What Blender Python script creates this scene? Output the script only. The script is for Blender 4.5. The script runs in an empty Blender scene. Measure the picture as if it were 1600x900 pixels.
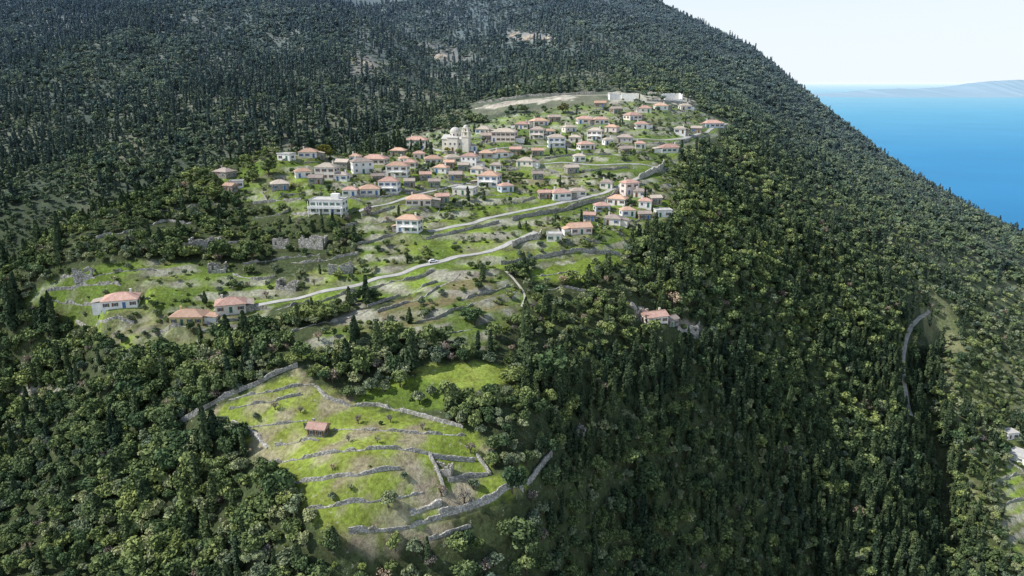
import bpy, math, random
import numpy as np
from mathutils import Vector
rng = np.random.default_rng(11); random.seed(11)
S = bpy.context.scene; COL = S.collection
F = 1142.0; TH = math.atan(325/1142); CT, ST = math.cos(TH), math.sin(TH); H = 420.0

# ------------------------------------------------------------------ camera maths / terrain
def ray(u, v):
    u = np.asarray(u, float); v = np.asarray(v, float)
    xc = (u-800)/F; yc = (450-v)/F
    return np.stack([xc, CT+yc*ST, -ST+yc*CT], -1)
def proj(x, y, z):
    zz = z-H; d = y*CT-zz*ST; d = np.maximum(d, 1.0); up = y*ST+zz*CT
    return 800+F*x/d, 450-F*up/d, d

CP = """
600,830,143 450,740,158 498,668,172 760,740,160 815,765,157 690,810,148 560,855,140 470,575,190 740,585,195 640,520,210 760,440,245 330,650,180 250,720,178
640,350,290 515,318,300 715,230,400 920,190,440 975,152,500 680,410,262 440,470,240 190,470,240 600,270,350 870,220,420
1030,262,375 940,330,320 1040,330,320 900,360,295 820,370,285 800,330,310 300,330,305 300,400,270 150,430,252 50,470,248
150,520,232 200,800,170 50,880,160 0,620,230 100,560,235 300,900,150 600,900,140
0,440,270 160,340,320 330,270,350 440,240,370 0,350,420 0,250,520 0,100,720 0,0,950 250,100,700 250,0,930 200,220,530
450,200,520 450,100,680 600,150,600 600,100,700 590,24,950 720,-6,960 450,-6,950 800,100,640 800,158,500 820,55,760 1000,8,980
1040,14,1050 1200,122,950 1330,213,820 1460,297,700 1600,374,600 1050,108,640 1150,160,600 1250,215,620
1100,205,440 1150,300,395 1300,300,480 1300,400,385 1300,500,340 1300,600,308 1300,700,282 1300,800,258 1300,900,242
1000,400,288 1000,500,252 1000,600,230 1000,700,212 1000,800,200 1000,900,190 1450,400,440 1600,410,500 1600,500,430
1440,500,385 1450,650,325 1600,600,375 1600,700,330 1600,900,258 1470,800,280 1440,900,250 860,480,242 850,680,178 850,800,164 850,900,156
560,400,268 350,500,228 560,460,240 420,350,295 730,300,330 1150,400,325 1150,500,292 1150,650,255 1150,800,230 650,640,180 560,640,180
"""
pts = []
for w in CP.split():
    u, v, Y = [float(k) for k in w.split(',')]
    d = ray(u, v); t = Y/d[1]; pts.append((d[0]*t, Y, H+d[2]*t))
for x, y, z in [(-250,345,-112),(-150,410,-82),(-100,450,-58),(-320,350,-112),(520,800,-200),(650,800,-340),(430,950,-150),(300,1150,-50),(700,1200,-540),
                (500,1400,-360),(-300,90,-150),(0,70,-150),(300,110,-215),(-900,600,70),(-1000,950,160),(-900,1300,260),(-500,1500,210),(-235,1250,66),(-285,1600,40),(30,1700,220),
                (-700,300,-40),(900,700,-480),(600,400,-230),(500,200,-235),(60,1200,140)]:
    pts.append((x, y, z+H))
P = np.array(pts)
def tps(r2): return np.where(r2 > 1e-12, 0.5*r2*np.log(np.maximum(r2, 1e-12)), 0)
Q = P[:, :2]/500.0; n = len(Q)
K = tps(((Q[:, None]-Q[None])**2).sum(-1))+np.eye(n)*4e-5
PL = np.hstack([np.ones((n, 1)), Q])
A = np.block([[K, PL], [PL.T, np.zeros((3, 3))]])
W = np.linalg.solve(A, np.concatenate([P[:, 2], np.zeros(3)]))
def rbf(x, y):
    sh = np.shape(x); X = np.stack([np.ravel(x), np.ravel(y)], -1)/500.0; out = np.empty(len(X))
    for i in range(0, len(X), 20000):
        q = X[i:i+20000]; r2 = ((q[:, None]-Q[None])**2).sum(-1)
        out[i:i+20000] = tps(r2)@W[:n]+W[n]+q@W[n+1:]
    return out.reshape(sh)
TAB = rng.random((256, 256))
def vn(x, y):
    xi = np.floor(x).astype(int); yi = np.floor(y).astype(int); fx = x-xi; fy = y-yi
    fx = fx*fx*(3-2*fx); fy = fy*fy*(3-2*fy)
    a = TAB[xi & 255, yi & 255]; b = TAB[(xi+1) & 255, yi & 255]; c = TAB[xi & 255, (yi+1) & 255]; d = TAB[(xi+1) & 255, (yi+1) & 255]
    return (a*(1-fx)+b*fx)*(1-fy)+(c*(1-fx)+d*fx)*fy
def fbm(x, y, o=4):
    s = 0; a = .5; t = 0
    for k in range(o):
        s = s+a*vn(x*2**k+17.3*k, y*2**k+5.1*k); t += a; a *= .5
    return s/t
def axis(a, b, st, lo, hi, g=1.06):
    c = list(np.arange(a, b+.01, st)); s = st; l = []; x = a
    while x > lo: s *= g; x -= s; l.append(x)
    s = st; r = []; x = c[-1]
    while x < hi: s *= g; x += s; r.append(x)
    return np.array(l[::-1]+c+r)
XS = axis(-240, 300, 1.8, -1500, 1500); YS = axis(80, 500, 1.8, 30, 2000)
XX, YY = np.meshgrid(XS, YS, indexing='ij')
ZZ = rbf(XX, YY)
far = np.clip((YY-430)/250, 0, 1); fold = np.clip((YY-520)/150, 0, 1)*np.clip((60-XX)/120, 0, 1)*np.clip((940-YY)/120, 0, 1)
ZZ = ZZ+(fbm(XX/35, YY/35)-.5)*2.0+(fbm(XX/130+9, YY/130)-.5)*15*far+(fbm((XX+.35*YY)/95+2, (YY-.35*XX)/330+6, 3)-.5)*62*fold
ZZ = np.maximum(ZZ, -60)
def hz(x, y):
    x = np.asarray(x, float); y = np.asarray(y, float)
    i = np.clip(np.searchsorted(XS, x)-1, 0, len(XS)-2); j = np.clip(np.searchsorted(YS, y)-1, 0, len(YS)-2)
    fx = np.clip((x-XS[i])/(XS[i+1]-XS[i]), 0, 1); fy = np.clip((y-YS[j])/(YS[j+1]-YS[j]), 0, 1)
    return (ZZ[i, j]*(1-fx)+ZZ[i+1, j]*fx)*(1-fy)+(ZZ[i, j+1]*(1-fx)+ZZ[i+1, j+1]*fx)*fy
def hit(u, v):
    d = ray(u, v); sh = d.shape[:-1]; d = d.reshape(-1, 3); N = len(d)
    res = np.full(N, 1e6); live = np.arange(N); t = 90.0
    while t < 2600 and len(live):
        t2 = t*1.007; q = d[live]*t2
        below = (H+q[:, 2]) < hz(q[:, 0], q[:, 1])
        res[live[below]] = t2; live = live[~below]; t = t2
    ok = res < 1e5; lo = res/1.007; hi = res.copy()
    for _ in range(10):
        m = (lo+hi)/2; q = d*np.where(ok, m, 1)[:, None]; b = (H+q[:, 2]) < hz(q[:, 0], q[:, 1])
        hi = np.where(b, m, hi); lo = np.where(b, lo, m)
    t = np.where(ok, hi, 1e6); q = d*t[:, None]; q[:, 2] += H
    return q.reshape(sh+(3,)), t.reshape(sh)
def poly(s): return np.array([[float(k) for k in q.split(',')] for q in s.split()])
# gully cut into the right slope
gp = poly("1470,500 1446,530 1436,570 1442,620 1458,680 1470,735 1476,800 1482,880"); gq = hit(gp[:, 0], gp[:, 1])[0]; dmin = np.full(XX.shape, 1e9)
for a, b in zip(gq[:-1], gq[1:]):
    dx, dy = b[0]-a[0], b[1]-a[1]; t = np.clip(((XX-a[0])*dx+(YY-a[1])*dy)/(dx*dx+dy*dy), 0, 1); dmin = np.minimum(dmin, np.hypot(XX-a[0]-t*dx, YY-a[1]-t*dy))
ZZ = ZZ-15*np.clip(1-dmin/17, 0, 1)**1.15
GU, GV = np.meshgrid(np.arange(-96, 1700, 8), np.arange(-96, 1000, 8), indexing='ij')
_, DM = hit(GU, GV)
def dmap(u, v):
    i = np.clip(((u+96)/8).round().astype(int), 0, DM.shape[0]-1); j = np.clip(((v+96)/8).round().astype(int), 0, DM.shape[1]-1)
    return DM[i, j]
def inpoly(u, v, pg):
    ins = np.zeros(np.shape(u), bool); x0, y0 = pg[-1]
    for x1, y1 in pg:
        c = ((y1 > v) != (y0 > v)) & (u < (x0-x1)*(v-y1)/(y0-y1+1e-9)+x1)
        ins ^= c; x0, y0 = x1, y1
    return ins
R = {k: poly(s) for k, s in {
 'field': "320,645 335,638 465,574 500,605 590,636 700,660 750,682 770,740 835,728 815,765 690,820 560,858 490,815 440,757 400,715 365,668",
 'meadow': "645,572 800,566 794,598 760,606 700,608 655,602",
 'glade': "545,612 590,592 660,590 700,606 690,640 640,642 570,628",
 'scrub': "700,420 790,425 835,470 800,505 740,545 640,520 590,490 700,435",
 'scrub2': "430,560 560,478 610,490 590,510 500,560",
 'village': "345,275 440,235 560,242 640,215 745,192 850,170 960,160 1080,165 1140,190 1100,222 1050,265 1060,300 1060,345 1000,362 970,400 780,420 600,470 430,475 420,440 560,400 570,350 450,335 350,300",
 'left': "20,485 60,450 130,420 250,405 420,432 440,475 380,512 230,560 130,522",
 'quarry': "742,170 800,157 860,151 905,149 905,153 860,157 800,164 760,173", 'quarry2': "948,149 1010,145 1080,152 1088,163 1030,160 960,160",
 'gpatch': "925,385 960,378 985,392 950,398", 'gpatch2': "575,470 690,422 720,425 640,462 590,478",
 'gpatch3': "830,415 960,400 970,410 900,440 830,438", 'rfield': "1556,745 1584,712 1640,680 1680,760 1680,870 1590,862 1560,810",
 'clr1': "775,48 860,50 868,62 800,66", 'clr2': "540,75 600,100 590,125 545,115", 'clr3': "655,114 720,119 790,129 790,134 655,121", 'clr4': "655,60 740,88 720,100 660,84",
 'bare': "500,850 600,830 700,815 740,822 670,846 590,862", 'wallside': "640,725 700,718 760,740 720,800 650,800",
 'clr5': "20,607 95,607 95,612 20,613", 'clr6': "970,470 1010,480 1100,510 1090,522 1000,500"}.items()}
def jit(u, v, x, y, a=14):
    return u+(fbm(x/9, y/9, 3)-.5)*2*a, v+(fbm(x/9+40, y/9+7, 3)-.5)*a
st = lambda a, lo, hi: np.clip((a-lo)/(hi-lo), 0, 1)

# terraced steps in the village slopes
U, V, D = proj(XX, YY, ZZ); uj, vj = jit(U, V, XX, YY); vis = D < dmap(U, V)*1.1+8
terr = (inpoly(uj, vj, R['village']) | inpoly(uj, vj, R['left']) | inpoly(uj, vj, R['scrub2']) | inpoly(uj, vj, R['scrub']) | inpoly(uj, vj, R['rfield'])) & vis
TS = 2.5; ph = (ZZ+1.6*fbm(XX/25+5, YY/25, 3))/TS; fr = ph-np.floor(ph); stp = np.floor(ph)+st(fr, .62, .98)
ZT = stp*TS-1.6*fbm(XX/25+5, YY/25, 3); amt = .85*st(fbm(XX/30+2, YY/30+8, 3), .26, .45)
riser = np.where(terr, st(fr, .58, .66)*amt, 0)*(st(fbm(XX/8, YY/8+77, 2), .32, .48))
ZZ = np.where(terr, ZZ*(1-amt)+ZT*amt, ZZ)

RD = [('road', 'pale lower road climbing from the left houses to the hairpin', 3.1, 'road', "335,484 400,478 440,470 520,453 600,433 680,411 740,398 790,384 822,369 838,363"),
('road', 'pale middle road below the village rising to the upper hairpin', 2.9, 'road', "668,362 700,356 740,349 800,333 850,323 900,312 950,299 985,283 1012,270 1028,261"),
('road', 'pale road running left from the upper hairpin through the village', 2.4, 'road', "1028,261 1005,257 960,257 930,258 880,254 850,256"),
('road', 'road along the right edge of the upper village', 2.4, 'road', "985,218 1040,219 1070,216 1105,207 1135,193"),
('road', 'short lane between the central houses of the village', 2.0, 'road', "560,330 610,318 650,305 700,292 745,287"),
('road', 'narrow lane through the upper village by the church', 2.0, 'road', "640,222 690,236 745,238 800,230 850,228 900,235"),
('path', 'winding bare footpath on the scrubby slope under the road', .8, 'dirt', "790,424 806,440 822,462 815,480"),
('dirt_road', 'white dirt road cut across the slope above the village', 4.0, 'dirt', "742,170 790,160 850,154 905,150 950,149"),
('dirt_road', 'pale winding road piece high on the right slope above the gully', 2.1, 'dirt', "1424,650 1416,620 1411,590 1410,570 1412,550 1417,527 1424,510 1438,496 1452,486")]
HS = """1113,199,34,1,b,r,8,1|pale blue house with red roof standing rightmost at the end of the upper village road
1088,205,18,1,s,b,-10,0|little stone shed just left of the pale blue house at the road end
988,187,26,1,c,r,12,1|cream house with red roof below the white building shells
1002,201,22,1,w,r,-5,1|small white house below the cream house near the upper right corner of the village
913,193,27,1,w,r,-8,1|left of two neighbouring white houses under the dirt road
938,194,25,1,c,r,6,1|right of two neighbouring houses under the dirt road, cream walls
962,177,18,1,s,b,15,0|small stone house just below the quarry bank
842,196,28,1,c,o,10,1|cream house with orange roof nearest below the pale dirt road
816,201,24,1,p,r,-12,1|pinkish house left of the orange roofed house above the church
788,221,42,2,p,o,8,1|big two storey pink house right of the church
757,209,26,1,c,r,-6,1|small cream house directly right of the church tower
762,219,22,1,s,o,10,0|stone house squeezed between church and big pink house
840,217,26,2,p,r,-10,1|two storey salmon house between pink house and white square house
869,230,30,2,w,o,14,1|white two storey house with dark windows, upper right of centre
930,219,26,2,w,r,-8,1|white two storey house in the middle of the upper right terraces
915,233,27,1,w,r,6,1|low white house in front of the upper right two storey house
976,222,27,1,g,b,-14,1|grey house with weathered roof near the upper right road
1046,238,36,1,w,b,10,1|long white house beside road just above the upper hairpin
978,240,22,1,s,b,6,0|stone cottage between the two upper right roads
652,233,38,2,c,r,6,1|cream two storey house left of the church with wide red roof
623,243,26,1,s,r,-10,1|stone house left of the cream two storey house
677,256,30,1,w,r,-6,1|white house just below and left of the church
707,254,26,1,c,o,9,1|cream house right under the church wall
735,260,28,2,w,r,-12,1|white two storey house below the church with red roof
760,247,24,1,g,r,8,1|grey house right of the white two storey house below church
822,259,30,1,c,r,-4,1|isolated cream house in the green right of centre
483,246,32,1,c,o,8,1|cream house with orange roof at the top left end of the village
448,250,26,1,w,g,-10,1|white flat roofed house at the top left end of the village
586,256,44,1,c,r,-8,1|long cream house with wide red roof in the upper left cluster
566,270,36,2,w,r,10,1|white two storey house in front of the long cream house
536,262,22,1,s,b,-6,0|stone barn left of the long cream house
512,279,36,2,c,r,-10,1|cream two storey house left of centre above the terraces
474,277,28,1,w,r,6,1|white house between the dark stone house and cream two storey house
495,287,24,1,s,b,-12,0|small stone house under the white and cream pair at left
622,276,38,2,w,o,8,1|bright white two storey house with orange roof in the village centre
642,262,22,1,c,r,-8,1|small cream house just behind the bright white orange roofed house
665,281,20,1,s,r,5,0|tiny stone house right of the bright white orange roofed house
438,296,30,1,s,b,8,1|dark stone house at the left end of the village
352,277,30,1,s,b,-10,1|brownish house with weathered roof standing farthest left above the bushes
371,291,22,1,w,g,10,1|small white flat roofed house under the farthest left brownish house
361,302,20,1,s,o,-6,0|small orange roofed shed below the white flat roofed house at left
609,301,34,2,w,r,-6,1|white two storey house with red roof above the village lane
578,304,34,1,c,o,8,1|cream house left of the white house above the lane
548,306,26,1,w,r,-8,1|low white house behind the large flat roofed house
655,320,44,1,c,o,-8,1|wide low cream house with orange roof below the lane
691,316,22,1,s,r,12,0|small stone house right of the wide orange roofed house
679,292,20,1,s,b,-6,0|stone outbuilding above the wide orange roofed house
765,291,36,2,w,o,-10,1|tall white house with orange roof right of the village centre
790,299,24,1,b,r,10,1|low bluish house attached right of the tall white orange roofed house
727,303,38,1,c,g,-6,1|cream flat roofed house left of the tall white house
875,309,34,1,w,r,10,1|white house with red roof forming left end of the long row above the road
903,304,26,1,c,o,8,1|cream house forming right end of the long row above the road
948,293,22,1,c,b,-10,1|small cream house just above the road near the hairpin
893,270,22,1,s,b,10,0|stone house on the green terraces above the long row
983,303,28,2,p,r,10,1|pink house with red roof at the top of the right hand cluster
965,319,32,1,w,o,-10,1|white house with orange roof in the right hand cluster
940,330,26,1,b,r,6,1|pale blue house at the left of the right hand cluster
958,350,30,1,c,r,-6,1|cream house at the front of the right hand cluster
1035,338,28,1,w,g,10,1|white flat roofed house at the right edge of the right hand cluster
1006,343,22,1,s,b,8,0|stone house between the front house and flat roofed house at right
1008,323,22,1,w,r,-12,1|small white house behind the flat roofed house at right
921,345,20,1,s,b,-8,0|old stone shed at the left of the front house in the right cluster
905,364,38,1,p,o,6,0|long low orange roofed house nearest the lower hairpin
866,376,26,1,c,g,-6,1|low flat roofed house between the lower hairpin and orange roofed house
640,362,40,2,w,o,-14,1|lone white two storey house with orange roof among trees above the lower road
191,477,56,1,w,r,8,1|white house with red roof standing alone at the far left
362,487,50,1,c,r,4,1|red roofed house beside the start of the lower road
298,503,56,1,y,o,-4,1|ochre yellow house left of the roadside red roofed house
1022,503,40,1,c,r,26,0|isolated house with red roof among trees on the right slope
1047,509,24,1,s,b,20,0|stone annex behind the isolated red roofed house on right slope
1592,716,34,1,w,g,20,1|white flat roofed building cut by the right photo edge
1576,682,22,1,w,g,10,1|small white flat roofed hut above the building at the right edge
600,242,24,1,c,o,8,1|cream house behind the long cream house, upper left cluster
690,270,24,1,w,o,-6,1|white house in the middle of the village two rows below the church
712,281,22,1,s,b,8,0|stone cottage above the cream flat roofed house
748,272,24,1,c,r,-8,1|cream house two rows below the church's right side
782,246,24,1,w,o,10,1|white orange roofed house below the big pink house
806,241,20,1,s,r,-6,0|stone house right of the white orange roofed house below the pink house
889,206,22,1,c,r,8,1|cream house between the dirt road pair and white square house
956,206,22,1,p,r,-10,1|pinkish house left of the weathered grey house, upper right
866,190,20,1,s,b,6,0|stone house right of the orange roofed house nearest the dirt road
1062,208,20,1,w,r,-8,1|small white house on the road halfway to the village's right tip
1008,176,20,1,c,b,8,1|small cream house tucked under the right end of the quarry bank
735,235,20,1,w,r,6,1|small white house at the foot of the church tower
1000,308,22,1,c,o,-8,1|cream house right of the pink house in the right hand cluster
980,337,24,1,w,r,8,1|white house between front house and cluster's stone house
1024,318,18,1,s,r,10,0|stone shed highest on the right side of the right hand cluster
535,283,22,1,w,b,-6,1|white house with weathered roof just right of the cream two storey house
850,310,20,1,s,b,6,0|stone shed at the left of the long row above the road
655,248,20,1,p,o,-10,1|small pink house under the cream two storey house by the church
905,252,20,1,w,r,8,1|white house on the terrace above the hairpin's left road
840,243,20,1,s,b,-8,0|stone shed in the green below the salmon house
1032,172,22,1,w,b,-8,1|white house just in front of the right white building shell
1070,172,20,1,c,b,10,1|small cream house right below the right white building shell
938,168,20,1,s,b,6,0|stone shed at the right end of the dirt road
800,213,20,1,c,b,-8,1|cream cottage behind the right side of the big pink house
1000,232,18,1,c,b,8,1|small cream cottage under the road at upper right
724,268,18,1,s,b,-8,0|stone shed just below the white two storey house under the church
590,284,20,1,s,b,8,0|stone shed left of the bright white house in the village centre
840,280,18,1,s,b,-6,0|stone shed alone on the green slope right of the tall white house
632,256,18,1,w,r,10,1|little white house behind the small cream house in the centre
556,252,18,1,w,b,-8,1|little white house above the stone barn at upper left
702,262,18,1,s,b,6,0|stone hut between the cream house under the church and white house
775,266,20,1,w,b,-6,1|white cottage above the tall white orange roofed house
858,212,18,1,w,b,10,1|little white house just behind the white house with dark windows
898,222,20,1,c,b,-8,1|cream house left of the upper right white two storey house
950,226,18,1,w,b,8,1|little white house left below the grey weathered house
640,292,18,1,s,b,-6,0|stone hut right of the white house above the lane
515,332,58,2,w,g,-12,1|large white two storey house with flat grey roof and terrace, biggest in the village
498,678,32,.75,s,r,-6,0|small stone hut with red tiled roof in the terraced field|stone_hut|hut""".split('\n')
HSC = .88
num = np.zeros_like(ZZ); den = np.zeros_like(ZZ); mxw = np.zeros_like(ZZ)
def pad(x, y, z, r0, r1):
    i0, i1 = np.searchsorted(XS, [x-r1-1, x+r1+1]); j0, j1 = np.searchsorted(YS, [y-r1-1, y+r1+1])
    dd = np.hypot(XX[i0:i1, j0:j1]-x, YY[i0:i1, j0:j1]-y); w_ = np.clip((r1-dd)/(r1-r0), 0, 1); w_ = w_*w_*(3-2*w_)
    num[i0:i1, j0:j1] += w_*z; den[i0:i1, j0:j1] += w_; mxw[i0:i1, j0:j1] = np.maximum(mxw[i0:i1, j0:j1], w_)
HQ = {}
for ln in HS:
    a = ln.split('|')[0].split(','); u, v = float(a[0]), float(a[1]); q, t = hit(np.array([u]), np.array([v])); x, y, z = q[0]; HQ[(u, v)] = (x, y, z)
    wm = float(a[2])*HSC*proj(x, y, z)[2]/F; pad(x, y, z, wm*.55, wm*.55+3.5)
q, t = hit(np.array([712.]), np.array([236.])); CHQ = q[0]; pad(*CHQ, 9, 13)
for nm, lb, wd, mt, s in RD:
    px = poly(s); q, t = hit(px[:, 0], px[:, 1]); sg = np.concatenate([[0], np.cumsum(np.linalg.norm(np.diff(q[:, :2], axis=0), axis=1))])
    for k in np.arange(0, sg[-1], 1.5):
        x = np.interp(k, sg, q[:, 0]); y = np.interp(k, sg, q[:, 1]); pad(x, y, float(hz(x, y)), wd*.5, wd*.5+3)
ZZ = np.where(mxw > 0, ZZ*(1-mxw)+num/np.maximum(den, 1e-6)*mxw, ZZ); riser *= 1-mxw

# ------------------------------------------------------------------ helpers
def lnk(name, data, parent=None, loc=(0, 0, 0), rz=0):
    o = bpy.data.objects.new(name, data); COL.objects.link(o); o.location = loc; o.rotation_euler = (0, 0, rz)
    if parent: o.parent = parent
    return o
def tag(o, label=None, cat=None, group=None, kind=None):
    if label: o['label'] = label
    if cat: o['category'] = cat
    if group: o['group'] = group
    if kind: o['kind'] = kind
    return o
class MB:
    def __init__(s): s.v = []; s.f = []; s.m = []
    def add(s, vs, fs, mi=0):
        b = len(s.v); s.v += [tuple(p) for p in vs]; s.f += [[i+b for i in f] for f in fs]; s.m += [mi]*len(fs); return s
    def box(s, x0, x1, y0, y1, z0, z1, mi=0):
        return s.add([(x0,y0,z0),(x1,y0,z0),(x1,y1,z0),(x0,y1,z0),(x0,y0,z1),(x1,y0,z1),(x1,y1,z1),(x0,y1,z1)],
              [(3,2,1,0),(4,5,6,7),(0,1,5,4),(1,2,6,5),(2,3,7,6),(3,0,4,7)], mi)
    def lathe(s, prof, cx=0, cy=0, n=14, mi=0):
        b = len(s.v)
        for r, z in prof:
            for k in range(n):
                a = 2*math.pi*k/n; s.v.append((cx+r*math.cos(a), cy+r*math.sin(a), z))
        for i in range(len(prof)-1):
            for k in range(n):
                k2 = (k+1) % n; s.f.append([b+i*n+k, b+i*n+k2, b+(i+1)*n+k2, b+(i+1)*n+k]); s.m.append(mi)
        s.f.append([b+(len(prof)-1)*n+k for k in range(n)]); s.m.append(mi)
        s.f.append([b+k for k in range(n)][::-1]); s.m.append(mi)
        return s
    def tube(s, p0, p1, r0, r1, n=6, mi=0):
        p0 = Vector(p0); p1 = Vector(p1); d = (p1-p0).normalized(); a = d.orthogonal().normalized(); c = d.cross(a); b = len(s.v)
        for p, r in ((p0, r0), (p1, r1)):
            for k in range(n):
                t = 2*math.pi*k/n; s.v.append(tuple(p+a*r*math.cos(t)+c*r*math.sin(t)))
        for k in range(n):
            k2 = (k+1) % n; s.f.append([b+k, b+k2, b+n+k2, b+n+k]); s.m.append(mi)
        s.f.append([b+n+k for k in range(n)]); s.m.append(mi)
        return s
    def mesh(s, name, mats):
        me = bpy.data.meshes.new(name); me.from_pydata(s.v, [], s.f)
        for m in mats: me.materials.append(m)
        me.polygons.foreach_set('material_index', s.m); me.update(); return me
    def build(s, name, mats, parent=None, loc=(0,0,0), rz=0):
        if not isinstance(mats, (list, tuple)): mats = [mats]
        return lnk(name, s.mesh(name, mats), parent, loc, rz)

# ------------------------------------------------------------------ materials
def newmat(name):
    m = bpy.data.materials.new(name); m.use_nodes = True; nt = m.node_tree; nt.nodes.clear()
    out = nt.nodes.new('ShaderNodeOutputMaterial'); return m, nt, out
def nd(nt, t, **k):
    x = nt.nodes.new(t)
    for a, b in k.items(): setattr(x, a, b)
    return x
def mixc(nt, fac, a, b, mode='MIX'):
    m = nd(nt, 'ShaderNodeMix', data_type='RGBA', blend_type=mode)
    for sock, val in ((m.inputs[0], fac), (m.inputs[6], a), (m.inputs[7], b)):
        if isinstance(val, bpy.types.NodeSocket): nt.links.new(val, sock)
        elif isinstance(val, (int, float)): sock.default_value = val
        else: sock.default_value = (*val, 1)
    return m.outputs[2]
def mrange(nt, val, a, b, c=0., d=1.):
    m = nd(nt, 'ShaderNodeMapRange'); nt.links.new(val, m.inputs[0])
    for i, q in enumerate((a, b, c, d)): m.inputs[i+1].default_value = q
    return m.outputs[0]
def noise(nt, vec, scale, detail=4, rough=.6):
    x = nd(nt, 'ShaderNodeTexNoise'); x.inputs['Scale'].default_value = scale; x.inputs['Detail'].default_value = detail; x.inputs['Roughness'].default_value = rough
    if vec is not None: nt.links.new(vec, x.inputs['Vector'])
    return x.outputs['Fac']
def posn(nt): return nd(nt, 'ShaderNodeNewGeometry').outputs['Position']
def objc(nt): return nd(nt, 'ShaderNodeTexCoord').outputs['Object']
HAZE_TINT = (.21, .285, .385)
def paint_haze(nt, col, amt=.5):  # distance haze painted into the base colour, growing with world depth
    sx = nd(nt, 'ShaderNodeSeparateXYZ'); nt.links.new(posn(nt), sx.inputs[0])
    return mixc(nt, mrange(nt, sx.outputs[1], 360, 900, 0, amt), col, HAZE_TINT)
def principled(nt, out, col, rough=.9, bump=None, bstr=.4, bdist=.1, spec=.2):
    p = nd(nt, 'ShaderNodeBsdfPrincipled')
    if isinstance(col, bpy.types.NodeSocket): nt.links.new(col, p.inputs['Base Color'])
    else: p.inputs['Base Color'].default_value = (*col, 1)
    p.inputs['Roughness'].default_value = rough; p.inputs['Specular IOR Level'].default_value = spec
    if bump is not None:
        b = nd(nt, 'ShaderNodeBump'); b.inputs['Strength'].default_value = bstr; b.inputs['Distance'].default_value = bdist
        nt.links.new(bump, b.inputs['Height']); nt.links.new(b.outputs[0], p.inputs['Normal'])
    nt.links.new(p.outputs[0], out.inputs[0]); return p
def simple(name, c, rough=.8, var=.25, scale=1.2, obj=True, bdist=.03):
    m, nt, out = newmat(name); vec = objc(nt) if obj else posn(nt)
    nz = noise(nt, vec, scale, 5); f = mrange(nt, nz, .3, .7, 1-var, 1+var*.5)
    cc = mixc(nt, 1.0, c, f, 'MULTIPLY'); principled(nt, out, cc, rough, nz, .3, bdist); return m
def foliage(name, dark, light, rlo=(.58, .66, .70), rhi=(1.36, 1.26, 1.06)):
    m, nt, out = newmat(name)
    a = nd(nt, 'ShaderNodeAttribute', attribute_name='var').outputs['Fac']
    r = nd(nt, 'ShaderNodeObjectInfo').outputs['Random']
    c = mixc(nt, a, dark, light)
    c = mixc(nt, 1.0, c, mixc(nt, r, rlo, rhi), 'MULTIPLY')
    nz = noise(nt, posn(nt), .03, 2)
    c = mixc(nt, 1.0, c, mixc(nt, mrange(nt, nz, .35, .65), (.78, .83, .9), (1.25, 1.2, 1.05)), 'MULTIPLY')
    c = paint_haze(nt, c, .58)
    d = nd(nt, 'ShaderNodeBsdfDiffuse'); nt.links.new(c, d.inputs[0]); nt.links.new(d.outputs[0], out.inputs[0]); return m
M = {}
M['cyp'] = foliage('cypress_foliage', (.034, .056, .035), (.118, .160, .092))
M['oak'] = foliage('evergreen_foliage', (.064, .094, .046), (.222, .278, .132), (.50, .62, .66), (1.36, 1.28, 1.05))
M['olive'] = foliage('olive_foliage', (.138, .170, .108), (.300, .348, .228))
M['shrub'] = foliage('shrub_foliage', (.088, .126, .048), (.228, .285, .108))
M['twig'] = foliage('bare_twigs', (.20, .170, .155), (.38, .33, .305))
M['pink'] = foliage('blossom', (.35, .25, .25), (.62, .50, .50))
M['yellow'] = foliage('yellow_foliage', (.20, .18, .04), (.40, .35, .09))
M['bark'] = simple('bark', (.09, .07, .055), .95)
M['plaster_w'] = simple('white_plaster', (.82, .81, .78), .85, .16, .7)
M['plaster_c'] = simple('cream_plaster', (.77, .72, .64), .85, .16, .7)
M['plaster_p'] = simple('pink_plaster', (.75, .64, .59), .85, .16, .7)
M['plaster_b'] = simple('pale_blue_plaster', (.58, .64, .70), .85, .16, .7)
M['plaster_y'] = simple('ochre_plaster', (.66, .52, .25), .85, .16, .7)
M['plaster_g'] = simple('grey_render', (.50, .49, .47), .9, .25, .7)
def stone(name, a, b, scale):
    m, nt, out = newmat(name); vec = posn(nt)
    v = nd(nt, 'ShaderNodeTexVoronoi'); v.inputs['Scale'].default_value = scale; nt.links.new(vec, v.inputs['Vector'])
    bw = nd(nt, 'ShaderNodeRGBToBW'); nt.links.new(v.outputs['Color'], bw.inputs[0])
    c = mixc(nt, bw.outputs[0], a, b)
    c = mixc(nt, mrange(nt, noise(nt, vec, .5, 4), .5, .75), c, (.20, .20, .14))
    edge = mrange(nt, v.outputs['Distance'], .25, .6, 1, .5)
    c = mixc(nt, 1.0, c, edge, 'MULTIPLY')
    principled(nt, out, c, .95, v.outputs['Distance'], -.6, .15); return m
M['stone'] = stone('dry_stone', (.34, .33, .30), (.62, .605, .56), 2.6)
M['rubble'] = stone('pale_stone', (.46, .44, .39), (.72, .69, .63), 1.8)
M['plaster_s'] = stone('stone_masonry', (.35, .33, .29), (.60, .565, .50), 2.5)
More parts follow.
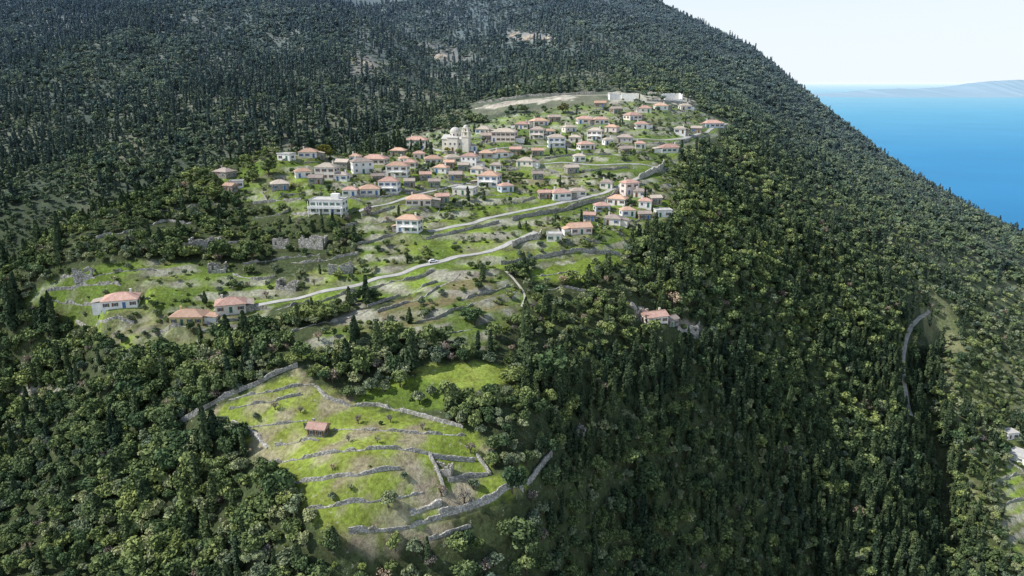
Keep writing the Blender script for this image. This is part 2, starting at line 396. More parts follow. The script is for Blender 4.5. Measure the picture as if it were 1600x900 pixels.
def tile(name, a, b):
    m, nt, out = newmat(name); vec = objc(nt)
    w = nd(nt, 'ShaderNodeTexWave'); w.inputs['Scale'].default_value = 1.4; w.inputs['Distortion'].default_value = .4; nt.links.new(vec, w.inputs['Vector'])
    r = nd(nt, 'ShaderNodeObjectInfo').outputs['Random']
    c = mixc(nt, mrange(nt, noise(nt, vec, 1.1, 6), .32, .68), a, b)
    c = mixc(nt, 1.0, c, mixc(nt, r, (.74, .76, .78), (1.12, 1.14, 1.14)), 'MULTIPLY')
    c = mixc(nt, 1.0, c, mrange(nt, w.outputs['Fac'], 0, 1, .75, 1.08), 'MULTIPLY')
    principled(nt, out, c, .85, w.outputs['Fac'], .5, .06); return m
M['roof_r'] = tile('terracotta_tile', (.45, .26, .205), (.63, .42, .35))
M['roof_o'] = tile('orange_tile', (.53, .32, .22), (.67, .46, .35))
M['roof_b'] = tile('weathered_tile', (.34, .27, .23), (.51, .42, .365))
M['roof_t'] = tile('faded_tan_tile', (.45, .37, .30), (.60, .52, .44))
M['roof_g'] = simple('concrete_slab', (.54, .53, .50), .9, .25, .5)
M['glass'] = simple('dark_glass', (.035, .045, .06), .25, .2)
M['frame'] = simple('painted_frame', (.62, .62, .60), .6, .1)
M['sh_g'] = simple('green_shutter', (.06, .16, .10), .6, .2)
M['sh_b'] = simple('brown_shutter', (.16, .08, .04), .6, .2)
M['sh_u'] = simple('blue_shutter', (.08, .17, .35), .6, .2)
M['road'] = simple('pale_road_surface', (.415, .41, .395), .9, .3, .35, False)
M['dirt'] = simple('pale_dirt_track', (.47, .44, .37), .95, .3, .4, False)
M['dome'] = simple('church_dome', (.55, .53, .50), .8, .2)
M['carpaint'] = simple('white_car_paint', (.78, .79, .80), .25, .03)
M['tyre'] = simple('rubber', (.02, .02, .02), .8, .1)
M['lamp'] = simple('lamp_glass', (.7, .7, .7), .2, .05)
M['metal'] = simple('metal', (.3, .3, .3), .5, .1)

# ------------------------------------------------------------------ world, sun, camera
TOSUN = Vector((-.86, -.10, 0)).normalized(); EL = math.radians(47)
TOSUN = Vector((TOSUN.x*math.cos(EL), TOSUN.y*math.cos(EL), math.sin(EL)))
w = bpy.data.worlds.new('World'); S.world = w; w.use_nodes = True; nt = w.node_tree
sky = nt.nodes.new('ShaderNodeTexSky'); sky.sky_type = 'NISHITA'; sky.sun_disc = False; sky.sun_elevation = EL
sky.sun_rotation = math.atan2(TOSUN.x, TOSUN.y); sky.air_density = 1.0; sky.dust_density = 1.0; sky.altitude = 300
sx = nd(nt, 'ShaderNodeSeparateXYZ'); nt.links.new(nd(nt, 'ShaderNodeTexCoord').outputs['Generated'], sx.inputs[0])
rp = nd(nt, 'ShaderNodeValToRGB'); nt.links.new(sx.outputs[2], rp.inputs[0]); e = rp.color_ramp.elements
e[0].position = 0; e[0].color = (.97, .97, .97, 1); e[1].position = 1; e[1].color = (.0, .0, .0, 1)
for p_, k in ((.12, .74), (.3, .42), (.65, .1)): q = rp.color_ramp.elements.new(p_); q.color = (k, k, k, 1)  # white haze carried far above the horizon, added as shadow fill
hz_c = mixc(nt, rp.outputs[0], sky.outputs[0], (6.0, 6.55, 6.95))
bg = nt.nodes['Background']; bg.inputs[1].default_value = .15; nt.links.new(hz_c, bg.inputs[0])
L = bpy.data.lights.new('sun', 'SUN'); L.energy = 5.0; L.angle = math.radians(.5); L.color = (1, .965, .89)
so = bpy.data.objects.new('sun', L); COL.objects.link(so); so.location = (-200, 100, 900); so.rotation_euler = TOSUN.to_track_quat('Z', 'Y').to_euler()
cam = bpy.data.cameras.new('camera'); cam.sensor_width = 36; cam.lens = 36*F/1600; cam.clip_start = 1; cam.clip_end = 400000
co = bpy.data.objects.new('camera', cam); COL.objects.link(co); co.location = (0, 0, H); co.rotation_euler = (math.pi/2-TH, 0, 0); S.camera = co
S.view_settings.view_transform = 'Standard'; S.view_settings.look = 'None'; S.view_settings.exposure = 0

# ------------------------------------------------------------------ terrain sheet
def inn(k): return inpoly(uj, vj, R[k]) & vis
f1 = fbm(XX/14, YY/14, 4)[..., None]; f2 = fbm(XX/5+3, YY/5+8, 3)[..., None]; f3 = fbm(XX/45+3, YY/45+8, 4)[..., None]
def lerp(a, b, t): return np.array(a)*(1-t)+np.array(b)*t
col = lerp((.062, .080, .038), (.16, .165, .10), st(f3, .46, .62)*np.clip((YY[..., None]-420)/60, 0, 1))
rb = (uj > 1440+.25*(vj-500)) & (vj > 440) & vis
col[rb] = lerp((.10, .125, .05), (.20, .21, .11), st(f1, .4, .6))[rb]
green = lerp((.110, .165, .034), (.21, .292, .050), st(f1, .38, .60))
mixed = lerp(green, lerp((.25, .23, .15), (.11, .13, .055), st(f2, .4, .6)), st(f2*.5+f1*.5, .485, .60))
tan = lerp(lerp((.21, .185, .10), (.145, .155, .065), st(f2, .4, .55)), (.125, .18, .045), st(f1, .44, .57))
fieldc = lerp(lerp((.165, .22, .042), (.245, .302, .060), st(f1, .35, .65)), (.30, .27, .18), st(f2*.6+f1*.4, .50, .60))
for k, c in (('village', mixed), ('left', mixed), ('scrub', tan), ('scrub2', tan), ('field', fieldc), ('meadow', lerp((.2, .26, .05), (.28, .33, .08), st(f1, .4, .6))),
             ('glade', green), ('gpatch', green*1.1), ('gpatch2', green), ('gpatch3', green), ('rfield', mixed*1.15)):
    m = inn(k); col[m] = np.broadcast_to(c, col.shape)[m]
for k, c in (('quarry', (.55, .50, .42)), ('quarry2', (.48, .45, .37)), ('clr1', (.34, .31, .24)), ('clr2', (.25, .23, .17)), ('clr3', (.33, .31, .25)), ('clr4', (.24, .22, .16)), ('bare', (.33, .29, .21)), ('clr5', (.4, .38, .33)), ('clr6', (.34, .31, .24))):
    m = inn(k); col[m] = np.broadcast_to(lerp(np.array(c)*.7, np.array(c)*1.15, f2), col.shape)[m]
m = inn('wallside'); col[m] = np.broadcast_to(lerp(fieldc, (.36, .32, .24), st(f2, .4, .55)), col.shape)[m]
col = lerp(col, lerp((.26, .25, .22), (.50, .48, .43), fbm(XX/2.5, YY/2.5, 2)[..., None]), (riser*.9)[..., None])
nx, ny = XX.shape; idx = np.arange(nx*ny).reshape(nx, ny)
faces = np.stack([idx[:-1, :-1], idx[1:, :-1], idx[1:, 1:], idx[:-1, 1:]], -1).reshape(-1, 4)
me = bpy.data.meshes.new('hillside_ground'); me.from_pydata(np.stack([XX, YY, ZZ], -1).reshape(-1, 3).tolist(), [], faces.tolist())
at = me.attributes.new('col', 'FLOAT_COLOR', 'POINT'); at.data.foreach_set('color', np.concatenate([col.reshape(-1, 3), np.ones((nx*ny, 1))], 1).astype(np.float32).ravel())
me.polygons.foreach_set('use_smooth', [True]*len(me.polygons))
m, nt, out = newmat('ground'); a = nd(nt, 'ShaderNodeAttribute', attribute_name='col').outputs['Color']; vec = posn(nt)
n1 = noise(nt, vec, .9, 6, .7); n2 = noise(nt, vec, .16, 5, .65)
c = mixc(nt, 1.0, a, mrange(nt, n1, .3, .72, .5, 1.5), 'MULTIPLY'); c = mixc(nt, 1.0, c, mixc(nt, mrange(nt, n2, .35, .65), (.8, .75, .75), (1.15, 1.2, 1.1)), 'MULTIPLY')
n3 = noise(nt, vec, .6, 5, .75); c = mixc(nt, mrange(nt, n3, .61, .68, 0, .75), c, (.42, .395, .34))
c = paint_haze(nt, c, .45); principled(nt, out, c, .98, n1, .8, .6, .1); me.materials.append(m)
tag(lnk('hillside_ground', me), kind='structure', label='steep green hillside ground falling from the mountain to the valley', cat='ground')

# sea + island
mb = MB(); mb.add([(-150000, 300, 0), (150000, 300, 0), (150000, 150000, 0), (-150000, 150000, 0)], [(0, 1, 2, 3)])
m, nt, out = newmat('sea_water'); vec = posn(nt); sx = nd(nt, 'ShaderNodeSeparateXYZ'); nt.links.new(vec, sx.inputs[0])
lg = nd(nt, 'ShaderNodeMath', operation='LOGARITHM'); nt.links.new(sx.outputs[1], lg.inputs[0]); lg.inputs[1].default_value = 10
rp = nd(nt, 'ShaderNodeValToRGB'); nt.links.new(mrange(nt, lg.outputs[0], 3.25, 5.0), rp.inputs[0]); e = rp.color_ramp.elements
e[0].position = 0; e[0].color = (.014, .18, .39, 1); e[1].position = 1; e[1].color = (.64, .71, .73, 1)  # water colour pales with distance: horizon haze painted into the base colour
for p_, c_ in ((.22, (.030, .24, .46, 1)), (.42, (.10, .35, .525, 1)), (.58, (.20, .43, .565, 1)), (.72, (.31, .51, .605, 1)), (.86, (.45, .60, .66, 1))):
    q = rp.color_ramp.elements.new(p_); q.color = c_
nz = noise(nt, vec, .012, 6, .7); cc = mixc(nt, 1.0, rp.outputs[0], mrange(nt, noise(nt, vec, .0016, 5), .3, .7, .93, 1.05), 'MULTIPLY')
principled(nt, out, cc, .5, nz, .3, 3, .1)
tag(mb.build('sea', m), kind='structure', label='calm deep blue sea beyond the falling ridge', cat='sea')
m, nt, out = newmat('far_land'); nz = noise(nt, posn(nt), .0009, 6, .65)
principled(nt, out, mixc(nt, mrange(nt, nz, .35, .65), (.265, .39, .49), (.295, .41, .50)), 1, None, spec=0)  # pale blue is aerial haze painted into the land's colour
Yi = 20000.; Di = Yi*CT+420*ST; us = np.arange(1262, 2000, 4.0)
hp = .72*np.interp(us, [1262, 1280, 1300, 1340, 1370, 1400, 1440, 1480, 1520, 1550, 1575, 1600, 1700, 1850, 2000], [0, 1, 3, 6, 8, 13, 15, 16, 19, 23, 29, 32, 36, 30, 20])
hp = np.maximum(hp+(fbm(us/22, us*0+3)-.5)*4*np.clip((us-1270)/60, 0, 1), 0)
vs = []; fs = []
prof = [(-2600, 0), (-2000, .12), (-1200, .5), (-500, .82), (0, 1), (900, .7), (2200, 0)]
for i, u in enumerate(us):
    for dy, k in prof:
        x = (u-800)/F*Di; vs.append((x, Yi+1400+dy+300*float(fbm(np.array(u/30.), np.array(dy/500.))), -3+hp[i]*Di/F*k*(.75+.5*float(fbm(np.array(u/12.), np.array(dy/400.)))) if k not in (0, 1) else -3+hp[i]*Di/F*k))
np_ = len(prof)
for i in range(len(us)-1):
    for j in range(np_-1): fs.append((i*np_+j, (i+1)*np_+j, (i+1)*np_+j+1, i*np_+j+1))
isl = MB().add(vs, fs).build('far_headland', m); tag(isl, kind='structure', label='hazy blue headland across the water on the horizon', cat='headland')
for p in isl.data.polygons: p.use_smooth = True

# ------------------------------------------------------------------ roads and paths
ROADS = []
def drape(q, step):
    seg = np.linalg.norm(np.diff(q, axis=0), axis=1); s = np.concatenate([[0], np.cumsum(seg)]); nn = max(2, int(s[-1]/step)+1)
    tt = np.linspace(0, s[-1], nn); X = np.interp(tt, s, q[:, 0]); Y = np.interp(tt, s, q[:, 1])
    if nn > 6:
        for _ in range(2): X[1:-1] = (X[:-2]+2*X[1:-1]+X[2:])/4; Y[1:-1] = (Y[:-2]+2*Y[1:-1]+Y[2:])/4
    dx = np.gradient(X); dy = np.gradient(Y); l = np.hypot(dx, dy)+1e-9
    return X, Y, -dy/l, dx/l
def road(name, label, wd, mat, s, lift=.2):
    px = poly(s); ROADS.append((px, wd)); X, Y, nxx, nyy = drape(hit(px[:, 0], px[:, 1])[0][:, :2], 1.6); vs = []; fs = []; k = 7
    for i in range(len(X)):
        ww = wd*(.8+.4*float(fbm(np.array(X[i]/4), np.array(Y[i]/4), 2))); o = np.linspace(-ww/2, ww/2, k); x = X[i]+nxx[i]*o; y = Y[i]+nyy[i]*o; z = hz(x, y); z = z*.7+z.mean()*.3+lift
        vs.append((x[0], y[0], z[0]-.9)); vs += list(zip(x, y, z)); vs.append((x[-1], y[-1], z[-1]-.9))
    k += 2
    for i in range(len(X)-1):
        for j in range(k-1): fs.append((i*k+j, i*k+j+1, (i+1)*k+j+1, (i+1)*k+j))
    tag(MB().add(vs, fs).build(name, M[mat]), kind='structure', label=label, cat='road')
for a in RD: road(*a)

# ------------------------------------------------------------------ dry stone walls
WALLPX = []; WN = [0]
def wall(label, ht, th, q, mat='stone', name='stone_wall', cat='stone wall', rough=True, wob=2.0):
    th *= .5; ht *= .76; WN[0] += 1
    X, Y, nxx, nyy = drape(q, .6); vs = []; fs = []; n = len(X); r = random.Random(WN[0])
    if rough:
        mo = (fbm(X/9+3, Y/9, 2)-.5)*wob; X = X+nxx*mo; Y = Y+nyy*mo
    gap = np.clip((fbm(X/4+60, Y/4, 2)-.38)/.09, .08, 1) if rough and ht < 1.12 else np.ones(n)
    for i in range(n):
        e = .6+.8*float(fbm(np.array(X[i]/3), np.array(Y[i]/3), 3))+r.uniform(-.1, .1); hh = ht*e*gap[i]
        a = th/2*(1.3-.3*gap[i])
        for o, zz in ((-a*1.25, -.8), (-a, hh*.55), (-a*.8, hh), (a*.8, hh*.97), (a, hh*.5), (a*1.25, -.8)):
            o += r.uniform(-.07, .07); x = X[i]+nxx[i]*o; y = Y[i]+nyy[i]*o
            z0 = float(hz(X[i], Y[i])); z = min(z0, float(hz(x, y)))-.4 if zz < 0 else z0+zz+r.uniform(-.06, .06)
            vs.append((x, y, z))
    for i in range(n-1):
        for j in range(5): fs.append((i*6+j, (i+1)*6+j, (i+1)*6+j+1, i*6+j+1))
    fs.append(tuple(range(6))); fs.append(tuple(range((n-1)*6, n*6))[::-1])
    tag(MB().add(vs, fs).build(name, M[mat]), label=label, cat=cat)
WL = """long outer boundary wall on the upper left side of the terraced field|1.7|1.0|277,664 305,648 335,632 395,604 465,573
uppermost terrace wall inside the field's top corner|1.0|.8|358,626 430,611 492,600
second terrace wall from the top of the field|1.0|.8|358,640 420,628 470,617
thick curved pile of stones at the left edge of the field|1.3|1.8|362,662 385,672 405,684 420,698
broken terrace wall left of the red roofed hut|1.0|.8|382,668 440,662 480,657
low wall just below the red roofed hut|1.0|.8|430,697 465,691 498,688
long straight terrace wall running right from the hut|1.1|.8|522,672 580,673 640,677 726,681
long wavy wall across the middle of the terraced field|1.2|.9|410,727 480,716 560,704 620,702 672,711
terrace wall two steps below the hut|1.1|.9|440,757 500,751 560,743 626,733
lowest long terrace wall in the field|1.1|.8|475,798 530,790 580,784 625,777 660,768
wall closing the bottom edge of the field|1.3|1.1|545,833 600,826 650,819 690,808
high grey retaining wall at the lower right corner of the field|2.2|1.0|686,806 720,798 770,782 817,766
old wall between the field and the small glade above it|1.2|1.3|492,602 510,622 545,633 590,633 640,646 690,660 724,668
left wall of the small stone enclosure in the field|1.6|1.0|671,713 684,738 696,772
back wall of the small stone enclosure in the field|1.6|1.0|672,714 700,718 742,721
right wall of the small stone enclosure in the field|1.6|1.0|745,714 756,728 766,743
inner cross wall of the small stone enclosure|1.5|.9|700,752 730,745 762,744
wall climbing through the bushes right of the field|1.8|.9|822,755 840,738 862,710
short detached wall at the bottom of the bare ground|1.0|.8|670,843 700,833 736,821
rubble bank beside the lower enclosure corner|1.2|1.8|640,800 665,790 690,786
pale retaining wall beneath the large flat roofed white house|1.6|.8|455,336 490,334 545,337
garden wall between the large white house and the village lane|1.2|.7|565,337 610,325 650,312
terrace wall behind the central white houses|1.2|.7|540,312 600,308 665,300
wall along the field left of the lone white house|1.3|.7|560,384 600,372 628,364
road side wall running right of the lone white house|1.5|.7|665,374 700,366 740,356 780,348
continuous grey retaining wall under the middle road up to the hairpin|2.4|.8|800,345 850,335 900,323 950,311 980,297 1000,285
long retaining wall under the green plot right of the lower hairpin|1.8|.8|782,413 850,403 920,394 968,398
tall white retaining wall holding the upper hairpin bend|3.6|1.2|998,281 1018,272 1034,266 1037,258
curved retaining wall holding the lower hairpin bend|2.8|1.0|800,386 826,375 842,374 846,366
terrace wall left of the upper hairpin bend|1.3|.7|860,272 920,268 990,263
stone wall bordering the right edge road of the upper village|1.4|.7|1000,224 1060,223 1105,213
terrace wall under the church|1.5|.7|690,242 745,246 800,240
terrace wall below the upper right houses|1.3|.7|850,247 900,243 965,241
terrace wall beneath the tall house right of centre|1.3|.7|705,307 750,302 800,305
old terrace wall on the bushy slope left of the lone house|1.2|.7|380,412 440,404 500,398
stone wall beside the upper left ruins|1.3|.7|285,384 330,381 375,380
short curved terrace wall above the left white house|1.4|.8|72,457 130,442 190,446
low wall left of the left white house|1.4|.8|60,473 110,470 158,472
downhill wall following the lower road|1.4|.7|430,485 520,466 600,446 680,424
terrace wall in the grass plot under the lower road|1.2|.7|575,480 640,462 700,434
old wall lower on the slope under the lower road|1.2|.8|590,489 630,476 680,452 716,428
broken terrace wall in the dry scrub|1.1|.8|450,522 520,502 575,486
wall in front of the yellowish roadside house|1.4|.7|250,522 320,517 385,510
terrace wall lowest on the left village slope|1.2|.8|200,545 260,540 330,545
low wall in the clearing right of the dirt path|1.0|.7|832,432 870,428 905,425
terrace wall left of the long red roofed house|1.2|.7|800,318 830,311 850,306
pale cut bank on the dirt road above the village|1.8|1.0|745,163 800,154 860,149 930,146
pale quarry bank right of the white building shells|1.8|1.0|1010,158 1050,160 1086,166
stone wall beside the houses at the top left of the village|1.2|.7|430,258 470,256 540,254
terrace wall across the middle of the village green|1.2|.7|640,285 690,280 720,282
terrace wall right of the church below the pink house|1.2|.7|770,262 830,264 880,270
terrace wall in the dry scrub right of the olive bushes|1.0|.7|650,505 700,492 760,470
upper wall in the left village clearing|1.4|.8|130,436 170,428 240,424
wall on the bushy spur below the brownish house|1.4|.8|250,330 300,322 350,318
pale broken wall in the clearing left of the white house at far left|1.3|1.0|95,436 118,430 150,432
pale wall on the spur left of the upper left ruin|1.4|1.0|232,352 262,346 300,350
pale wall crossing the bushes at the left end of the spur|1.4|1.0|150,372 180,366 215,362
pale wall beside the isolated red roofed house|1.6|.9|985,476 1005,488 1000,500
pale terrace wall in front of the isolated red roofed house|1.6|.9|1060,520 1085,512 1092,505
pale stone terrace wall right of the low left ruin|1.3|.9|365,430 400,436 430,432
pale wall beside the roadside start of the lower road|1.6|.8|385,486 405,482 418,482
pale terrace wall across the green left of the large flat roofed house|1.3|.8|395,318 430,312 470,312
terrace wall between the large flat roofed house and the lone house|1.2|.7|540,352 580,350 612,345
pale terrace wall on the slope below the roofless bushes ruin|1.3|.8|455,410 500,408 560,398
ruined wall in the bushes below the dark stone house|1.3|.8|400,340 440,336 452,330
upper terrace wall in the scrub just right of the footpath|1.1|.7|840,452 880,448 915,455
terrace wall in the scrub left of the footpath|1.1|.7|720,470 760,456 795,446
lowest terrace wall in the dry scrub above the bright meadow|1.1|.7|640,530 690,522 735,515
pale wall low on the left slope beneath the white house at far left|1.2|.8|120,500 165,498 210,505
upper terrace wall in the green clearing at the lower right edge|1.4|.8|1566,748 1582,742 1600,738
lower terrace wall in the green clearing at the lower right edge|1.4|.8|1570,788 1586,782 1602,780
""".strip().split('\n')
for i, ln in enumerate(WL):
    lb, ht, th, s = ln.split('|'); px = poly(s); WALLPX.append(px); q = hit(px[:, 0], px[:, 1])[0][:, :2]
    wall(lb, float(ht), float(th), q, 'rubble' if ('white' in lb[:11] or 'pale' in lb[:6] or 'holding' in lb or 'rubble' in lb or 'curved pile' in lb) else 'stone', rough='holding' not in lb and 'continuous' not in lb, wob=.35 if i < 20 else 2.0)

# ------------------------------------------------------------------ houses
def winmesh(sh):
    mb = MB(); mb.box(-.5, .5, -.05, .02, 0, 1.2, 0); mb.box(-.4, .4, -.07, 0, .1, 1.1, 1); mb.box(-.035, .035, -.085, 0, .1, 1.1, 0)
    if sh:
        for s in (-1, 1): mb.box(s*.72-.22, s*.72+.22, -.09, .02, 0, 1.2, 2)
    return mb.mesh('window', [M['frame'], M['glass']]+([M[sh]] if sh else []))
WIN = {k: winmesh(k) for k in (None, 'sh_g', 'sh_b', 'sh_u')}
def doormesh(mt):
    mb = MB(); mb.box(-.58, .58, -.05, .02, 0, 2.1, 0); mb.box(-.48, .48, -.08, 0, 0, 2.0, 1); mb.box(.34, .40, -.14, -.07, .95, 1.1, 0); return mb.mesh('door', [M['frame'], M[mt]])
DOOR = [doormesh(k) for k in ('sh_g', 'sh_b', 'sh_u')]
HPX = []
def roofmesh(w_, d_, rise, hip, o=.35):
    X, Y = w_/2+o, d_/2+o; rl = max(.2, X-Y*.95) if hip else X; t = .18; zb = -.12
    v = [(-X, -Y, zb), (X, -Y, zb), (X, Y, zb), (-X, Y, zb), (-rl, 0, rise), (rl, 0, rise)]
    v += [(a, b, c-t) for a, b, c in v[:4]]
    f = [(0, 1, 5, 4), (2, 3, 4, 5), (1, 2, 5), (3, 0, 4), (0, 6, 7, 1), (1, 7, 8, 2), (2, 8, 9, 3), (3, 9, 6, 0), (6, 9, 8, 7)]
    mb = MB().add(v, f)
    mb.box(-rl, rl, -.12, .12, rise-.06, rise+.08)
    return mb
def house(u, v, wpx, sto, wc, rc, deg, hip, label, name='village_house', cat='house', dr=.78):
    x, y, z = HQ[(u, v)]; z = float(hz(x, y)); _, _, dep = proj(x, y, z); wpx *= HSC; SH = 2.6
    r = random.Random(int(u*7+v)); W_ = wpx*dep/F; D_ = min(W_*dr*r.uniform(.85, 1.1), 8.0); hh = SH*sto+.2; rz = math.radians(deg+r.uniform(-18, 18)); ns = max(1, int(sto))
    if 'roof' not in label and rc != 'g': rc = r.choice('roobtt')
    HPX.append((u, v, wpx, (hh+1.6)*F/dep, x, y, W_))
    def wpt(a, b): return (x+a*math.cos(rz)-b*math.sin(rz), y+a*math.sin(rz)+b*math.cos(rz))
    cs = [float(hz(*wpt(a*W_/2, b*D_/2))) for a in (-1, 1) for b in (-1, 1)]
    z0 = z+.08; sk = max(z0-min(cs), 0)+.5
    root = tag(lnk(name, None, None, (x, y, z0), rz), label, cat)
    rise = .17*D_+.35; mb = MB().box(-W_/2, W_/2, -D_/2, D_/2, -sk, hh)
    flat = rc == 'g'
    if not hip and not flat:
        for s in (-1, 1):
            X = s*(W_/2); mb.add([(X, -D_/2, hh+.003), (X, D_/2, hh+.003), (X, 0, hh+rise-.12)], [(0, 1, 2)])
    mb.build('wall', M['plaster_'+wc], root)
    if flat:
        fb = MB().box(-W_/2-.25, W_/2+.25, -D_/2-.25, D_/2+.25, hh+.002, hh+.2)
        for a in ((-W_/2-.2, W_/2+.2, -D_/2-.2, -D_/2), (-W_/2-.2, W_/2+.2, D_/2, D_/2+.2), (-W_/2-.2, -W_/2, -D_/2, D_/2), (W_/2, W_/2+.2, -D_/2, D_/2)): fb.box(*a, hh+.202, hh+.5)
        rf = fb.build('roof', M['roof_g'], root)
        if sto == 2:
            cx = .2*W_; MB().box(cx-1.6, cx+1.6, -.6, 2, hh+.202, hh+2.2).build('stairhead', M['plaster_'+wc], rf)
            tb = MB().box(-W_/2-.3, W_/2+.2, -D_/2-2.2, -D_/2-.004, SH-.12, SH+.06)
            for cx in (-W_/2, -W_/6, W_/6, W_/2): tb.box(cx-.15, cx+.15, -D_/2-2.1, -D_/2-1.8, -sk, SH-.123); tb.box(cx-.12, cx+.12, -D_/2-2.1, -D_/2-1.86, SH+.063, hh+.0)
            tb.box(-W_/2-.3, W_/2+.2, -D_/2-2.2, -D_/2-2.1, SH+.063, SH+.8); tb.build('balcony', M['plaster_w'], root)
    else:
        rf = roofmesh(W_, D_, rise, hip).build('roof', M['roof_'+rc], root, (0, 0, hh+.13))
        cx = r.choice((-.28, .28))*W_; cb = MB().box(cx-.3, cx+.3, D_*.1-.25, D_*.1+.25, .2, rise+.6); cb.box(cx-.38, cx+.38, D_*.1-.33, D_*.1+.33, rise+.602, rise+.72); cb.build('chimney', M['plaster_'+wc], rf)
    if sto >= 1 and W_ > 6.5 and wc != 's' and r.random() < .7 and not flat:      # lean-to wing on one side
        s = r.choice((-1, 1)); wx = W_*r.uniform(.25, .42); x0, x1 = (W_/2+.004, W_/2+wx) if s > 0 else (-W_/2-wx, -W_/2-.004); d2 = D_*r.uniform(.28, .42); h2 = 2.1
        wg = MB().box(x0, x1, -d2, d2, -sk, h2).build('side_wing', M['plaster_'+r.choice((wc, 's', 'w'))], root)
        xo, xi = (x1+.3, x0) if s > 0 else (x0-.3, x1); zo, zi = h2+.003, h2+.55
        f_ = [(0, 1, 2, 3), (7, 6, 5, 4), (0, 4, 5, 1), (1, 5, 6, 2), (2, 6, 7, 3), (3, 7, 4, 0)]
        MB().add([(xo, -d2-.3, zo), (xi, -d2-.3, zi), (xi, d2+.3, zi), (xo, d2+.3, zo), (xo, -d2-.3, zo+.14), (xi, -d2-.3, zi+.14), (xi, d2+.3, zi+.14), (xo, d2+.3, zo+.14)], f_).build('wing_roof', M['roof_'+r.choice((rc, 'b', 't'))], wg)
    if len(label.split()) <= 10 and sto >= 1 and r.random() < .75 and name == 'village_house' and v > 150:
        s = r.choice((-1, 1)); pts_ = [wpt(-s*W_*r.uniform(.6, .9), -D_*.5-3.2), wpt(s*W_*.75, -D_*.5-3.6+r.uniform(-.6, .6)), wpt(s*(W_*.5+4), D_*.4)]
        wall('low stone garden wall around the '+label, 1.2, .6, np.array(pts_), name='garden_wall')
    k = r.choice((None, 'sh_g', 'sh_b', 'sh_u', 'sh_b')); nw = max(2, int(W_/2.6)); dk = r.choice(range(nw))
    for s in range(ns):
        for i in range(nw):
            px = -W_/2+W_*(i+.5)/nw
            if s == 0 and i == dk and sto >= 1: lnk('door', r.choice(DOOR), root, (px, -D_/2-.004, .05))
            else: lnk('window', WIN[k], root, (px, -D_/2-.004, s*SH+(.85 if sto >= 1 else .5)))
        for sd in (-1, 1):
            for py in ((-.22, .24) if D_ > 5.5 else (0,)): lnk('window', WIN[k], root, (sd*(W_/2+.004), py*D_, s*SH+(.85 if sto >= 1 else .5)), sd*math.pi/2)
    if sto == 2 and not flat and r.random() < .5 and W_ > 7:
        b = MB().box(-W_*.3, W_*.3, -D_/2-1.3, -D_/2-.004, SH-.1, SH+.03)
        b.box(-W_*.3, W_*.3, -D_/2-1.3, -D_/2-1.25, SH+.9, SH+.95)
        for i in range(9): xx = -W_*.3+.03+(W_*.6-.06)*i/8; b.box(xx-.025, xx+.025, -D_/2-1.295, -D_/2-1.255, SH+.032, SH+.9)
        b.build('balcony', M['plaster_w'], root)
    return root
for ln in HS:
    p = ln.split('|'); u, v, wp, sto, wc, rc, deg, hip = p[0].split(',')
    house(float(u), float(v), float(wp), float(sto), wc, rc, float(deg), hip == '1', p[1], *p[2:])

def ruin(u, v, wpx, deg, label, mat='plaster_s', name='ruined_house', hmax=3.2, cat='ruin'):
    q, t = hit(np.array([u]), np.array([v])); x, y, z = q[0]; _, _, dep = proj(x, y, z); W_ = wpx*.9*dep/F; D_ = W_*.55; r = random.Random(int(u+v*3))
    HPX.append((u, v, wpx, 4*F/dep, x, y, W_))
    root = tag(lnk(name, None, None, (x, y, z), math.radians(deg)), label, cat); th = .5
    def side(x0, y0, x1, y1):
        mb = MB(); Ls = math.hypot(x1-x0, y1-y0); ns = max(4, int(Ls/.75)); ax = (x1-x0)/Ls; ay = (y1-y0)/Ls; hh = r.uniform(.6, 1)*hmax; op = r.randrange(1, ns-1)
        for i in range(ns):
            a, b = Ls*i/ns, Ls*(i+1)/ns; hh = min(hmax, max(.8, hh+r.uniform(-.7, .7)))
            segs = [(-2.2, hh)] if i != op else [(-2.2, .9), (2.2, hh)] if hh > 2.5 else [(-2.2, .9)]
            for zlo, zhi in segs:
                pts_ = [(x0+ax*s-ay*o, y0+ay*s+ax*o) for s, o in ((a, 0), (b, 0), (b, th), (a, th))]
                hb = zhi+r.uniform(-.2, .2); vv = [(p[0], p[1], zlo) for p in pts_]+[(p[0], p[1], zhi if k in (0, 3) else hb) for k, p in enumerate(pts_)]
                mb.add(vv, [(3, 2, 1, 0), (4, 5, 6, 7), (0, 1, 5, 4), (1, 2, 6, 5), (2, 3, 7, 6), (3, 0, 4, 7)])
        mb.build('wall', M[mat], root)
    side(-W_/2, -D_/2, W_/2, -D_/2); side(W_/2, -D_/2+.01, W_/2, D_/2); side(W_/2-.52, D_/2+.02, -W_/2, D_/2+.02); side(-W_/2, D_/2-.52, -W_/2, -D_/2+.54)
    return root
for u, v, w_, dg, lb in [(322, 384, 50, 6, 'roofless grey stone ruin on the left slope above the bushes'), (490, 382, 44, -8, 'roofless stone ruin among bushes left of the lone white house'),
        (533, 424, 42, 8, 'roofless ruin with broken walls just above the lower road'), (450, 450, 36, -6, 'tall broken ruin with gaping window above the start of the lower road'),
        (340, 424, 30, 10, 'low ruin in the green clearing on the left'), (133, 431, 32, 6, 'pale roofless stone house near the left edge'), (440, 385, 26, -5, 'small collapsed ruin left of the bushes ruin'),
        (1000, 492, 24, 20, 'roofless ruin just above left of the isolated red roofed house'), (1080, 520, 22, 10, 'roofless ruin right of the isolated red roofed house')]:
    ruin(u, v, w_, dg, lb, 'rubble')
ruin(905, 678, 24, 12, 'overgrown stone ruin among trees right of the terraced field', 'plaster_s', hmax=2.2)
